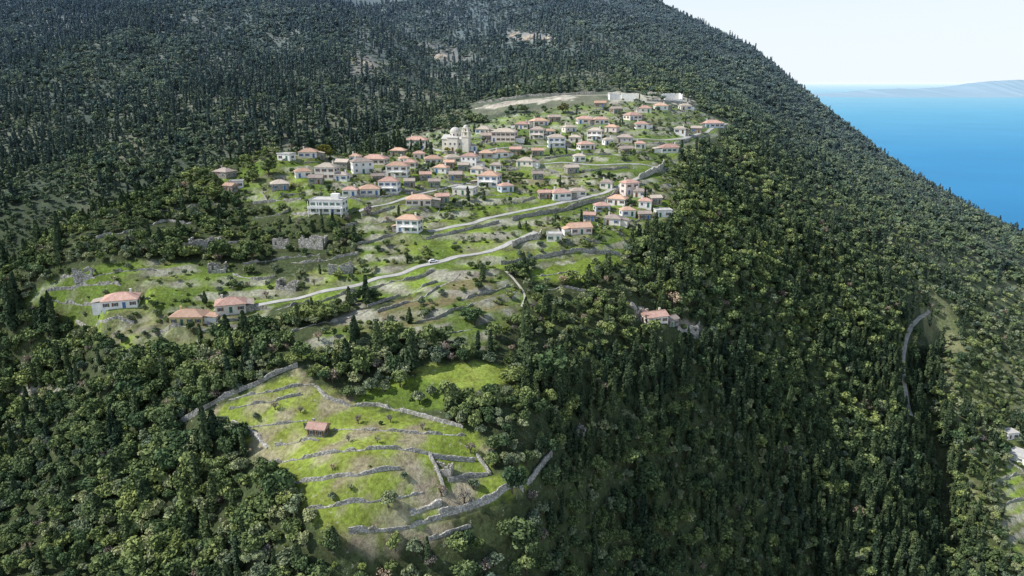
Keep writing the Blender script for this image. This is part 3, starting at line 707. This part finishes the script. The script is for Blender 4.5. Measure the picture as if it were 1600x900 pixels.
ruin(693, 736, 32, -8, 'roofless low stone hut inside the small field enclosure', 'plaster_s', hmax=1.9)
for u, v, w_, dg, lb in [(962, 156, 24, 6, 'left white unfinished building shell on the cleared ridge'), (983, 157, 26, -10, 'middle white unfinished building shell on the cleared ridge'), (1050, 157, 32, 8, 'right white unfinished building shell on the cleared ridge')]:
    ruin(u, v, w_, dg, lb, 'plaster_w', 'building_shell', 4.6, 'building')
# pale rock outcrops high on the mountain
M['rock'] = simple('pale_rock', (.50, .44, .36), .95, .45, .25, True, .3)
def outcrop(u, v, wpx, label):
    q, t = hit(np.array([float(u)]), np.array([float(v)])); x, y, z = q[0]; dep = proj(x, y, z)[2]; R_ = wpx*dep/F/2; r = np.random.default_rng(u*3+v); n, mm = 18, 7; vs = []; fs = []
    for j in range(mm):
        a = j/(mm-1)*math.pi/2
        for i in range(n):
            p = 2*math.pi*i/n; k = .6+.8*float(fbm(np.array(math.cos(p)*1.7+u), np.array(math.sin(p)*1.7+j*.6), 3))+r.uniform(-.08, .08)
            vs.append((R_*k*math.cos(a)*math.cos(p), R_*.55*k*math.cos(a)*math.sin(p), -2+(R_*.42*k+2)*math.sin(a)))
    for j in range(mm-1):
        for i in range(n): fs.append((j*n+i, j*n+(i+1) % n, (j+1)*n+(i+1) % n, (j+1)*n+i))
    tag(MB().add(vs, fs).build('rock_outcrop', M['rock'], None, (x, y, z)), label, 'rock'); HPX.append((u, v, wpx, wpx*.5, x, y, R_*2))
outcrop(806, 56, 22, 'leftmost of the pale rocky outcrops high on the mountain'); outcrop(830, 60, 26, 'middle pale rocky outcrop high on the mountain'); outcrop(854, 62, 20, 'rightmost of the pale rocky outcrops high on the mountain')
outcrop(690, 90, 26, 'pale rock showing in the thin forest above the church'); outcrop(572, 100, 22, 'pale rock in the clearing high up left of the top')

# church
def church():
    x, y, z = CHQ; HPX.append((713, 236, 46, 48, x, y, 15)); z = float(hz(x, y))
    root = tag(lnk('church', None, None, (x, y, z+.1), math.radians(-14)), 'cream church with grey dome and bell tower at the top of the village', 'church')
    pc, pw = M['plaster_c'], M['plaster_c']
    mb = MB().box(-6.2, 4.5, -4, 4, -2, 6.2)
    for X in (-6.2, 4.5): mb.add([(X, -4, 6.203), (X, 4, 6.203), (X, 0, 7.9)], [(0, 1, 2)])
    mb.box(-2.8, 2.8, -5.2, -4.004, -2, 7.0); mb.box(-2.8, 2.8, 4.004, 5.2, -2, 7.0); mb.build('wall', pc, root)
    roofmesh(10.7, 8, 1.8, False, .35).build('roof', M['dome'], root, (-.85, 0, 6.4))
    roofmesh(5.6, 10.4, .9, True, .25).build('cross_roof', M['dome'], root, (0, 0, 7.15))
    MB().lathe([(2.7, 7.0), (2.7, 9.4), (2.95, 9.45), (2.95, 9.7)], n=12).build('drum', pc, root)
    dm = MB().lathe([(2.8*math.cos(a), 9.7+2.4*math.sin(a)) for a in np.linspace(0, 1.5, 8)], n=16).build('dome', M['dome'], root)
    MB().box(-.06, .06, -.06, .06, 12.0, 13.4).box(-.4, .4, -.05, .05, 12.8, 12.94).build('cross', M['metal'], dm)
    for k in range(8):
        a = k*math.pi/4; lnk('window', WIN[None], root, (2.72*math.cos(a), 2.72*math.sin(a), 7.7), a+math.pi/2)
    MB().lathe([(2.2, -2), (2.2, 5.2), (.1, 6.6)], cx=4.6, n=14).build('apse', pc, root)
    for px in (-1.2, 1.2): lnk('window', WIN[None], root, (px, -5.21, 3.2))
    for px in (-4.4, 3.6): lnk('window', WIN[None], root, (px, -4.01, 3))
    lnk('door', DOOR[1], root, (0, -5.21, 0))
    tw = MB()
    X, Y = 6.6, -2.4; tw.box(X-1.9, X+1.9, Y-1.9, Y+1.9, -2, 7.2); tw.box(X-2.1, X+2.1, Y-2.1, Y+2.1, 7.203, 7.5)
    for zb, zt, a in ((7.503, 9.9, 1.6), (10.203, 11.8, 1.25)):
        for sx_ in (-1, 1):
            for sy in (-1, 1): tw.box(X+sx_*a-.42, X+sx_*a+.42, Y+sy*a-.42, Y+sy*a+.42, zb, zt)
        tw.box(X-a-.5, X+a+.5, Y-a-.5, Y+a+.5, zt+.003, zt+.3)
    t_ = tw.build('bell_tower', pw, root)
    MB().lathe([(1.4*math.cos(a), 12.11+1.4*math.sin(a)) for a in np.linspace(0, 1.5, 7)], X, Y, 12).build('tower_dome', M['dome'], t_)
    for zb in (8.4, 10.6): MB().lathe([(.5, zb), (.4, zb+.4), (.25, zb+.7), (.05, zb+.8)], X, Y, 10).tube((X, Y, zb+.8), (X, Y, zb+1.3), .04, .04).build('bell', M['metal'], t_)
church()

# parked car
def car(u, v, deg, label):
    q, t = hit(np.array([u]), np.array([v])); x, y, z = q[0]
    root = tag(lnk('parked_car', None, None, (x, y, z+.22), math.radians(deg)), label, 'car'); root.scale = (.82, .82, .82)
    pr = [(-2.1, .35), (-2.1, .85), (-1.7, .95), (-1.2, 1.45), (.45, 1.48), (1.05, .98), (1.95, .85), (2.1, .6), (2.1, .35)]; n = len(pr); mb = MB()
    mb.add([(a, -.85 if b < 1 else -.7, b) for a, b in pr]+[(a, .85 if b < 1 else .7, b) for a, b in pr], [tuple(range(n)), tuple(range(n, 2*n))[::-1]]+[((i+1) % n, i, n+i, n+(i+1) % n) for i in range(n)])
    mb.build('body', M['carpaint'], root)
    MB().add([(.52, -.66, 1.44), (1.0, -.76, 1.03), (1.0, .76, 1.03), (.52, .66, 1.44)], [(0, 1, 2, 3)]).build('windscreen', M['glass'], root, (.03, 0, .02))
    for s in (-1, 1): MB().add([(-1.1, s*.73, 1.38), (.38, s*.73, 1.4), (.85, s*.81, 1.02), (-1.5, s*.81, 1.02)], [(0, 1, 2, 3)]).build('side_window', M['glass'], root, (0, s*.04, 0))
    for a in (-1.3, 1.3):
        for s in (-1, 1): MB().tube((a, s*.7, .32), (a, s*.9, .32), .32, .32, 14).build('wheel', M['tyre'], root)
    for s in (-1, 1): MB().box(2.06, 2.13, s*.6-.16, s*.6+.16, .6, .75).build('headlight', M['lamp'], root)
car(677, 411, 14, 'white car on the lower road below the lone house')

# ------------------------------------------------------------------ trees: prototypes
def leafq(Pt, N, size, r):
    n = len(Pt); nn = N*.75+r.normal(size=(n, 3))*.6; nn /= np.linalg.norm(nn, axis=1)[:, None]+1e-9
    t1 = np.cross(nn, r.normal(size=(n, 3))); t1 /= np.linalg.norm(t1, axis=1)[:, None]+1e-9; t2 = np.cross(nn, t1)
    s = (size*r.uniform(.6, 1.35, n))[:, None]
    return np.stack([Pt+t1*s, Pt+t2*s*.62+nn*s*.2, Pt-t1*s, Pt-t2*s*.62-nn*s*.15], 1)
def crown_data(kind, seed, N, ls=1.):
    r = np.random.default_rng(seed)
    quads = []; var = []; core = MB()
    if kind in ('cypress', 'conifer'):
        cy = kind == 'cypress'; Hh = 10.; Rm = 1.1 if cy else 2.2; z0 = .5; ex = .5 if cy else .72
        zz = r.random(N)**1.15; ph = r.uniform(0, 2*math.pi, N); prof = np.minimum(1, (zz+.05)/.2)*(1-zz)**ex
        lump = .70+.55*vn(ph*1.6+seed*9, zz*(5 if cy else 8)+seed); rad = Rm*prof*lump*r.uniform(.72, 1.12, N)
        lean = r.normal(size=2)*.25
        Pt = np.stack([rad*np.cos(ph)+lean[0]*zz, rad*np.sin(ph)+lean[1]*zz, z0+zz*(Hh-z0)], -1)
        Nn = np.stack([np.cos(ph), np.sin(ph), np.full(N, .5)], -1)
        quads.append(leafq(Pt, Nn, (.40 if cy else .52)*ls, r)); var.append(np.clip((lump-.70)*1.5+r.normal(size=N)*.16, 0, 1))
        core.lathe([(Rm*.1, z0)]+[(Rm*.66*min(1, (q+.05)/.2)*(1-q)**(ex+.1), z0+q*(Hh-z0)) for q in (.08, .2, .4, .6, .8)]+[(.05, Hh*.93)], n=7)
    else:
        Hh, Rm, sz, nl = {'oak': (6., 2.7, .42, 14), 'olive': (4.6, 2.1, .34, 9), 'shrub': (2.0, 1.3, .28, 6), 'bare': (5., 1.9, .25, 9)}[kind]
        sz *= ls; ctr = Hh*(.52 if kind != 'shrub' else .4); per = N//nl
        for k in range(nl):
            a = r.uniform(0, 2*math.pi); q = math.sqrt(r.random())*.70*Rm if k else 0; zc = ctr+r.uniform(-.22, .26)*Hh*(1-q/Rm*.6); lr = Rm*r.uniform(.26, .52)
            c = np.array([q*math.cos(a), q*math.sin(a), zc]); d = r.normal(size=(per, 3)); d /= np.linalg.norm(d, axis=1)[:, None]; d[:, 2] = np.where(d[:, 2] < -.3, -d[:, 2], d[:, 2])
            rr = lr*r.uniform(.7 if kind != 'bare' else .2, 1.2, per)[:, None]*np.array([1, 1, .9]); b = r.uniform(.12, .88)
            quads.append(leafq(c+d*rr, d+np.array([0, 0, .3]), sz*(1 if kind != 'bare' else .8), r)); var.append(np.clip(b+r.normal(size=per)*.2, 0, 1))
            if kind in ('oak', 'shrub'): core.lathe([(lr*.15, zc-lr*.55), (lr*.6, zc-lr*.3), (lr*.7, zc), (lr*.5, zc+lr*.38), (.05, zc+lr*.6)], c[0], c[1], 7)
    q = np.concatenate(quads); v = np.concatenate(var); nq = len(q)
    V = q.reshape(-1, 3); Fq = np.arange(nq*4).reshape(-1, 4).tolist(); vv = np.repeat(v, 4)
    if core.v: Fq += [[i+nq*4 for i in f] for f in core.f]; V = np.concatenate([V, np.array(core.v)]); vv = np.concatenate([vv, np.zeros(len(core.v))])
    return V, Fq, vv
def trunk_mb(kind, seed):
    r = random.Random(seed); mb = MB()
    if kind in ('cypress', 'conifer'):
        mb.tube((0, 0, -.8), (0, 0, 2.5), .24, .16); mb.tube((0, 0, 2.5), (0, 0, 8.5), .16, .04); return mb
    h = {'oak': 3.2, 'olive': 2.4, 'bare': 2.4}[kind]; b = h*.45
    mb.tube((0, 0, -.8), (.08, .05, b), .26, .17)
    for k in range(6 if kind != 'bare' else 9):
        a = k*2.4+r.random(); l = h*r.uniform(.7, 1.1); e = Vector((math.cos(a)*l*.5, math.sin(a)*l*.5, b+l*.75)); mb.tube((.08, .05, b*.95), e, .1, .04)
        if kind == 'bare':
            for j in range(3): mb.tube(e*.8+Vector((0, 0, b*.2)), e+Vector((r.uniform(-.8, .8), r.uniform(-.8, .8), r.uniform(.4, 1.5))), .04, .015, 4)
    return mb
PROTO = {}; NV = {'cypress': 5, 'conifer': 4, 'oak': 8, 'olive': 5, 'bare': 4, 'shrub': 5}
NL = {'cypress': 520, 'conifer': 640, 'oak': 840, 'olive': 640, 'bare': 300, 'shrub': 260}
MT = {'cypress': 'cyp', 'conifer': 'cyp', 'oak': 'oak', 'olive': 'olive', 'bare': 'twig', 'shrub': 'shrub'}
def mk(V, Fq, vv, mats, mi=None):
    me = bpy.data.meshes.new('crown'); me.from_pydata(V.tolist(), [], Fq); a = me.attributes.new('var', 'FLOAT', 'POINT'); a.data.foreach_set('value', vv.astype(np.float32))
    for m in mats: me.materials.append(m)
    if mi is not None: me.polygons.foreach_set('material_index', mi)
    return me
for k, nv in NV.items():
    coll = bpy.data.collections.new('forest_source_'+k); lst = []
    for i in range(nv):
        V_, F_, v_ = crown_data(k, i*13+len(k)*101, NL[k]); cm = mk(V_, F_, v_, [M[MT[k]]]); tm = None; full = cm
        if k != 'shrub':
            tb = trunk_mb(k, i); tm = tb.mesh('trunk', [M['bark']])
            full = mk(np.concatenate([V_, np.array(tb.v)]), F_+[[q+len(V_) for q in f] for f in tb.f], np.concatenate([v_, np.zeros(len(tb.v))]), [M[MT[k]], M['bark']], [0]*len(F_)+[1]*len(tb.f))
        o = bpy.data.objects.new('source_%s_%02d' % (k, i), full); coll.objects.link(o); lst.append((cm, tm))
        for j, (dv, ls) in enumerate(((2, 1.28), (4, 1.65))):          # coarser crowns for the mid distance and for the mountainside
            V_, F_, v_ = crown_data(k, i*13+len(k)*101, NL[k]//dv, ls)
            o = bpy.data.objects.new('source_%s_%02d' % (k, i+nv*(j+1)), mk(V_, F_, v_, [M[MT[k]]])); coll.objects.link(o)
    PROTO[k] = (lst, coll)

NAME = {'cypress': ('cypress_tree', 'cypress', 10.), 'conifer': ('conifer_tree', 'conifer', 10.), 'oak': ('evergreen_tree', 'tree', 6.), 'olive': ('olive_tree', 'olive tree', 4.6), 'bare': ('bare_tree', 'bare tree', 5.), 'shrub': ('shrub', 'shrub', 2.)}
def tree(kind, x, y, z, sc, rz, var, label, group=None, crownmat=None, name=None, cat=None):
    nm, ct, _ = NAME[kind]; nm = name or nm; ct = cat or ct; cm, tm = PROTO[kind][0][var]
    if crownmat:
        cm = cm.copy(); cm.materials[0] = M[crownmat]
    if kind == 'shrub':
        o = lnk(nm, cm, None, (x, y, z), rz); o.scale = sc; return tag(o, label, ct, group)
    root = tag(lnk(nm, None, None, (x, y, z), rz), label, ct, group); root.scale = sc
    lnk('trunk', tm, root); lnk('crown', cm, root); return root

# hand placed trees
HAND = [('cypress', 818, 566, 1.9, 'very tall dark cypress rising right of the small bright meadow'), ('oak', 862, 600, 2.1, 'largest round dark evergreen right of the small bright meadow'),
 ('conifer', 898, 600, 1.1, 'pointed conifer right of the largest round evergreen'), ('cypress', 767, 558, .9, 'slim lone cypress above the bright meadow'),
 ('cypress', 262, 612, 1.0, 'slim cypress below the ochre house, left of a pair'), ('cypress', 281, 586, .9, 'slim cypress below the ochre house, right of a pair'), ('cypress', 228, 578, .8, 'small slim cypress below the left village slope'),
 ('cypress', 66, 605, 1.0, 'slim cypress near the left photo edge beside pale clearing'),
 ('olive', 607, 792, .95, 'round dark tree in the lowest field terrace casting a shadow to the right'), ('olive', 520, 782, .5, 'small bush like tree in the lower left field terrace'),
 ('olive', 632, 748, .45, 'tiny tree beside the end of a terrace wall'), ('olive', 548, 765, .4, 'tiny sapling in the middle lower field terrace'), ('olive', 655, 632, .9, 'olive tree standing alone in the shaded glade'),
 ('oak', 625, 605, .9, 'dark tree at the upper end of the shaded glade'), ('olive', 580, 612, .95, 'grey green olive at left side of the glade'), ('olive', 555, 600, .9, 'grey green olive at the glade corner behind the boundary wall'),
 ('bare', 725, 785, 1.0, 'leafless tree beside the lower stone enclosure'), ('bare', 735, 708, .8, 'leafless tree above the stone enclosure'), ('olive', 478, 672, .5, 'small tree left of the red roofed hut'), ('bare', 560, 662, .6, 'small leafless tree right of the hut'),
 ('bare', 610, 660, .6, 'small leafless tree in the terrace between hut and glade'), ('bare', 430, 640, .6, 'small leafless tree in the top corner terrace'), ('bare', 660, 672, .55, 'small leafless tree near the right end of the hut terrace'),
 ('bare', 590, 692, .5, 'small leafless tree above the long wavy wall'), ('bare', 545, 690, .45, 'tiny leafless sapling just below right of the hut'), ('bare', 470, 645, .5, 'little leafless tree above the hut'), ('bare', 520, 735, .45, 'tiny leafless sapling under the long wavy wall'),
 ('bare', 690, 775, .7, 'leafless bush at the foot of the enclosure wall'), ('olive', 740, 765, .7, 'small olive right of the leafless tree by the enclosure'), ('olive', 400, 655, .5, 'small olive near the left edge of the terraces'),
 ('bare', 1052, 482, 1.5, 'pinkish grey leafless tree above the isolated red roofed house'), ('bare', 1120, 345, 1.1, 'grey leafless tree right of the right hand house cluster'), ('oak', 742, 508, 1.1, 'round dark evergreen alone in the scrub, left one'), ('oak', 775, 530, 1.0, 'round dark evergreen alone in the scrub, right one'),
 ('oak', 345, 405, 1.5, 'big dark round evergreen below the upper left ruin'), ('oak', 395, 408, 1.4, 'second big dark evergreen right of the upper left ruin'), ('oak', 420, 275, 1.4, 'dark evergreen by the farthest left brownish house'), ('oak', 395, 285, 1.1, 'dark evergreen between the brownish house and dark stone house')]
taken = []
def place(kind, u, v, sc, label, **kw):
    q, t = hit(np.array([float(u)]), np.array([float(v)])); x, y, z = q[0]; s = sc*random.uniform(.95, 1.05); taken.append((x, y))
    tree(kind, x, y, z-.1, (s*random.uniform(.95, 1.1), s, s), random.uniform(0, 6), random.randrange(NV[kind]), label, **kw)
for a in HAND: place(*a)
place('oak', 575, 337, .8, 'pale pink blossoming tree right of the large flat roofed house', crownmat='pink', name='blossom_tree', cat='blossom tree')
place('olive', 508, 248, 1.6, 'tall yellowish tree at the top left end of the village', crownmat='yellow', name='yellow_tree', cat='tree')
place('olive', 880, 178, 1.6, 'yellowish tree at the top of the village by the dirt road', crownmat='yellow', name='yellow_tree', cat='tree')
place('olive', 700, 240, .8, 'small yellowish tree in front of the church', crownmat='yellow', name='yellow_tree', cat='tree')

# ------------------------------------------------------------------ forest scatter
def cand(x0, x1, y0, y1, s):
    gx, gy = np.meshgrid(np.arange(x0, x1, s), np.arange(y0, y1, s), indexing='ij'); gx = gx+rng.uniform(-.48, .48, gx.shape)*s; gy = gy+rng.uniform(-.48, .48, gy.shape)*s
    return gx.ravel(), gy.ravel()
xa, ya = cand(-420, 520, 70, 430, 2.65); xb, yb = cand(-1000, 800, 430, 1500, 3.7)
x = np.concatenate([xa, xb]); y = np.concatenate([ya, yb]); z = hz(x, y)
u, v, d = proj(x, y, z); ut, vt, _ = proj(x, y, z+6.)
k = (u > -90) & (u < 1690) & (v > -40) & (vt < 960) & (z > 5) & ((d < dmap(ut, vt)*1.06+8) | (d < dmap(u, v)*1.06+6))
x, y, z, u, v, d = [a[k] for a in (x, y, z, u, v, d)]
uj, vj = jit(u, v, x, y, 12); ground_vis = d < dmap(u, v)*1.08+8
n = len(x); r1 = rng.random(n); r2 = rng.random(n); nz1 = fbm(x/28, y/28, 3); nz2 = fbm(x/60+31, y/60+3, 3); nz3 = fbm(x/22+71, y/22+13, 3)
dens = np.full(n, .95); pc = np.full(n, .3); pcon = np.full(n, .12); pol = np.full(n, .05); psh = np.full(n, .03); pba = np.full(n, .01); smul = np.ones(n)
def reg(m, de, c, con, ol, sh, ba, s=1.):
    dens[m] = de; pc[m] = c; pcon[m] = con; pol[m] = ol; psh[m] = sh; pba[m] = ba; smul[m] = s
reg((u < 620) & (y > 430), .95, .27, .03, .10, .09, .006, .90)
reg((u >= 550) & (u < 1050) & (v < 190) & (y > 430), .84, .16, .03, .22, .24, .01, .84)
reg((u >= 1000) & (y > 430), .97, .13, .03, .14, .10, .006, .84)
reg((u > 1000) & (y <= 430) & (v < 560), .97, .10, .04, .20, .12, .03, .90)
reg((u > 820) & (v >= 560) & (u < 1480), .98, .28, .07, .13, .07, .014, .95)
reg((u > 1440+.25*(v-500)) & (v > 440), .72, .05, .04, .44, .22, .02, .85)
reg((u < 520) & (v > 520), .97, .09, .05, .20, .08, .02, .93)
reg((u >= 330) & (u < 860) & (v > 500), .93, .05, .05, .28, .13, .05, .90)
reg((u < 480) & (v > 230) & (v < 460) & (y < 430), .84, .02, .03, .26, .20, .03, .82)
reg((u > 470) & (u < 1000) & (v > 340) & (v < 560), .88, .05, .04, .24, .24, .05, .82)
smul *= .78+.5*np.clip((nz3-.3)/.4, 0, 1)
def px_in(kk): return inpoly(uj, vj, R[kk]) & ground_vis
reg(px_in('village'), .60, .014, .012, .28, .42, .09, .57); reg(px_in('left'), .42, .015, .03, .28, .46, .06, .62)
reg(px_in('scrub'), .54, .0, .02, .18, .66, .04, .68); reg(px_in('scrub2'), .54, 0, .02, .24, .58, .05, .70); reg(px_in('glade'), .09, 0, 0, .7, .2, .05, .8)
CLEAR = ('field', 'meadow', 'quarry', 'gpatch', 'gpatch2', 'clr1', 'clr3', 'bare', 'wallside', 'clr5', 'rfield')
for kk in CLEAR: dens[px_in(kk)] = .07 if kk == 'rfield' else .03 if kk == 'field' else .017
smul[px_in('field')] = .42; smul[px_in('wallside')] = .5; smul[px_in('rfield')] = .6; m = px_in('quarry2'); dens[m] = .3; smul[m] = .6
dens[px_in('clr1')] = .3; dens[px_in('clr2')] = .45; dens[px_in('clr3')] = .35; dens[px_in('clr4')] = .45; dens[px_in('gpatch3')] = .12; dens[px_in('clr6')] = .35
dens *= np.where((nz1 > .64) & ~((u > 820) & (v > 350) & (u < 1450)), .6, 1)
keep = r1 < dens
pxm = F/d
for kk in ('meadow', 'glade', 'gpatch', 'gpatch2', 'clr5', 'rfield', 'quarry'):       # nothing tall right in front of the open ground
    for off in (1.5, 3.5): keep &= ~(inpoly(u, v-off*smul*pxm, R[kk]) & ~px_in(kk) & (r2 > .1))
def pdist(u, v, pl):
    b = np.full(len(u), 1e9)
    for (x0, y0), (x1, y1) in zip(pl[:-1], pl[1:]):
        dx, dy = x1-x0, y1-y0; t = np.clip(((u-x0)*dx+(v-y0)*dy)/(dx*dx+dy*dy+1e-9), 0, 1); b = np.minimum(b, np.hypot(u-x0-t*dx, v-y0-t*dy))
    return b
keep &= ~((pdist(u, v, gp) < 7) & (u > 1400))
for pl, wd in ROADS:
    keep &= ~((pdist(u, v, pl) < .5*wd*pxm+1.) & ground_vis)
    if wd > 2:
        for off in (.5, .95): keep &= ~((pdist(u, v-off*5*smul*pxm, pl) < .4*wd*pxm+2.) & ground_vis)
for i, pl in enumerate(WALLPX):
    keep &= ~((pdist(u, v-1.2*pxm, pl) < 1.3*pxm+.5) & ground_vis)
    if i in (0, 11, 12, 17):
        for off in (2.5, 4.5): keep &= ~((pdist(u, v-off*pxm*smul, pl) < 1.2*pxm) & ground_vis)
for hu, hv, hw, hp_, hx, hy, HW in HPX:
    keep &= ~(np.hypot(x-hx, y-hy) < HW*.62+.4)
    for off in (1.5, 4.): keep &= ~((abs(u-hu) < hw*.42) & (v-off*pxm > hv-hp_) & (v-off*smul*pxm < hv-5) & ground_vis & (y < hy+2))
for tx, ty in taken: keep &= np.hypot(x-tx, y-ty) > 2.4
x, y, z, u, v, d, nz2, smul = [a[keep] for a in (x, y, z, u, v, d, nz2, smul)]; pc, pcon, pol, psh, pba = [a[keep] for a in (pc, pcon, pol, psh, pba)]
pc = np.clip(pc*(.2+1.6*np.clip((nz2-.34)/.3, 0, 1)), 0, .6); n = len(x); r2 = rng.random(n)
kinds = np.full(n, 'oak', dtype='<U8'); acc = np.zeros(n)
for nm, p_ in (('cypress', pc), ('conifer', pcon), ('olive', pol), ('shrub', psh), ('bare', pba)):
    kinds[(r2 >= acc) & (r2 < acc+p_)] = nm; acc = acc+p_
base = {'cypress': (.6, 1.3), 'conifer': (.45, .95), 'oak': (.5, 1.15), 'olive': (.6, 1.1), 'shrub': (.5, 1.4), 'bare': (.6, 1.1)}
smul = np.where((kinds == 'cypress') & (y > 430) & (u > 950), smul*.8, smul)
def where(u, v, y):
    if y > 430:
        return 'on the shaded mountainside at upper left' if u < 620 else 'on the mountain above the village' if u < 1050 else 'on the long ridge above the sea'
    if u > 1470: return 'on the pale far bank at the right edge'
    if u > 1270: return 'near the bottom of the slope beside the right gully' if v > 700 else 'on the forest slope left of the right gully'
    if u > 1040: return 'in the deep forest along the bottom, right of centre' if v > 740 else 'in the forest below the isolated red roofed house' if v > 540 else 'on the wooded slope right of the village'
    if u > 830: return 'at the bottom, right of the terraced field' if v > 760 else 'on the wooded slope just right of the terraced field' if v > 560 else 'between the isolated red roofed house and the dirt path' if v > 400 else 'in the right part of the village'
    if v > 840 and u > 380: return 'in the trees along the bottom below the terraced field'
    if v > 560: return ('in the bottom left corner wood' if v > 740 else 'in the wood left of the terraced field') if u < 420 else 'in the bushy edges around the terraced field'
    if v > 400: return 'around the left village slope' if u < 420 else 'on the scrubby slope below the lower road'
    return 'on the bushy spur left of the village' if u < 430 else 'among the village houses'
ADJ = {'cypress': ('short dark cypress', 'middling dark cypress', 'tall dark cypress'), 'conifer': ('short broad conifer', 'middling broad conifer', 'tall broad conifer'), 'oak': ('low dark green tree', 'middling rounded dark green tree', 'big rounded dark green tree'),
       'olive': ('small grey green olive', 'middling grey green olive', 'large grey green olive'), 'bare': ('small leafless brown tree', 'middling leafless brown tree', 'large leafless brown tree'), 'shrub': ('small green shrub', 'middling green shrub', 'large green shrub')}
STL = {'cypress': ('cypress_forest', 'mass of far dark cypresses covering the mountainside', 'forest'), 'conifer': ('conifer_forest', 'mass of broad conifers in the farther forest', 'forest'), 'oak': ('evergreen_woodland', 'mass of dark rounded evergreen trees on the slopes', 'woodland'),
       'olive': ('olive_woodland', 'mass of grey green olives scattered over the farther slopes', 'woodland'), 'shrub': ('scrub', 'low green scrub scattered on the farther slopes', 'scrub'), 'bare': ('bare_thicket', 'leafless brown thicket scattered on the farther slopes', 'thicket')}
def scatter(kind, X, Y, Z, SC, RZ, IX):
    nm, lb, ct = STL[kind]; me = bpy.data.meshes.new(nm); me.from_pydata(np.stack([X, Y, Z], -1).tolist(), [], [])
    for an, ty, dat, key in (('sc', 'FLOAT_VECTOR', SC.astype(np.float32).ravel(), 'vector'), ('rz', 'FLOAT_VECTOR', np.stack([RZ*0, RZ*0, RZ], -1).astype(np.float32).ravel(), 'vector'), ('ix', 'INT', IX.astype(np.int32), 'value')):
        a = me.attributes.new(an, ty, 'POINT'); a.data.foreach_set(key, dat)
    o = lnk(nm, me); tag(o, lb, ct, kind='stuff')
    g = bpy.data.node_groups.new(nm, 'GeometryNodeTree'); g.interface.new_socket('Geometry', in_out='INPUT', socket_type='NodeSocketGeometry'); g.interface.new_socket('Geometry', in_out='OUTPUT', socket_type='NodeSocketGeometry')
    gi = g.nodes.new('NodeGroupInput'); go = g.nodes.new('NodeGroupOutput'); ip = g.nodes.new('GeometryNodeInstanceOnPoints'); ci = g.nodes.new('GeometryNodeCollectionInfo')
    ci.inputs['Collection'].default_value = PROTO[kind][1]; ci.inputs['Separate Children'].default_value = True; ci.inputs['Reset Children'].default_value = True
    ip.inputs['Pick Instance'].default_value = True
    def na(nm_, ty):
        q = g.nodes.new('GeometryNodeInputNamedAttribute'); q.data_type = ty; q.inputs['Name'].default_value = nm_; return q.outputs['Attribute']
    g.links.new(gi.outputs[0], ip.inputs['Points']); g.links.new(ci.outputs[0], ip.inputs['Instance']); g.links.new(na('ix', 'INT'), ip.inputs['Instance Index'])
    g.links.new(na('rz', 'FLOAT_VECTOR'), ip.inputs['Rotation']); g.links.new(na('sc', 'FLOAT_VECTOR'), ip.inputs['Scale']); g.links.new(ip.outputs[0], go.inputs[0])
    o.modifiers.new('forest', 'NODES').node_group = g
for kind in NV:
    ii = np.where(kinds == kind)[0]; lo, hi = base[kind]; s = rng.uniform(lo, hi, len(ii))*smul[ii]; q33, q66 = lo+(hi-lo)/3, lo+(hi-lo)*2/3
    rz = rng.uniform(0, 6.28, len(ii)); ix = rng.integers(0, NV[kind], len(ii)); sc = np.stack([s*rng.uniform(.85, 1.25, len(ii)), s*rng.uniform(.85, 1.25, len(ii)), s*rng.uniform(.85, 1.12, len(ii))], -1)
    hgt = NAME[kind][2]*s; size = hgt*F/d[ii]; ok = (u[ii] > 3) & (u[ii] < 1597) & (v[ii] > 5) & (v[ii]-size*.7 < 898) & (d[ii] < dmap(u[ii], v[ii])*1.03+3)
    order = np.argsort(-(size*ok)); cut = min(290, int(ok.sum())); pick = set(order[:cut].tolist()); rest = order[cut:]
    for j in pick:
        i = ii[j]; sz = (s[j]/max(smul[i], .01)); a = 0 if sz < q33 else 1 if sz < q66 else 2; wh = where(u[i], v[i], y[i]); lb = ADJ[kind][a]+' '+wh
        tree(kind, x[i], y[i], z[i]-.15, tuple(sc[j]), rz[j], int(ix[j]), lb, group=ADJ[kind][a].split(' ', 1)[1]+'s '+wh+', '+ADJ[kind][a].split(' ')[0])
    ixf = ix+NV[kind]*((d[ii] > 255).astype(int)+(d[ii] > 430))
    if len(rest): scatter(kind, x[ii[rest]], y[ii[rest]], z[ii[rest]]-.15, sc[rest], rz[rest], ixf[rest])
    print('KIND', kind, len(ii), 'individual', len(pick))
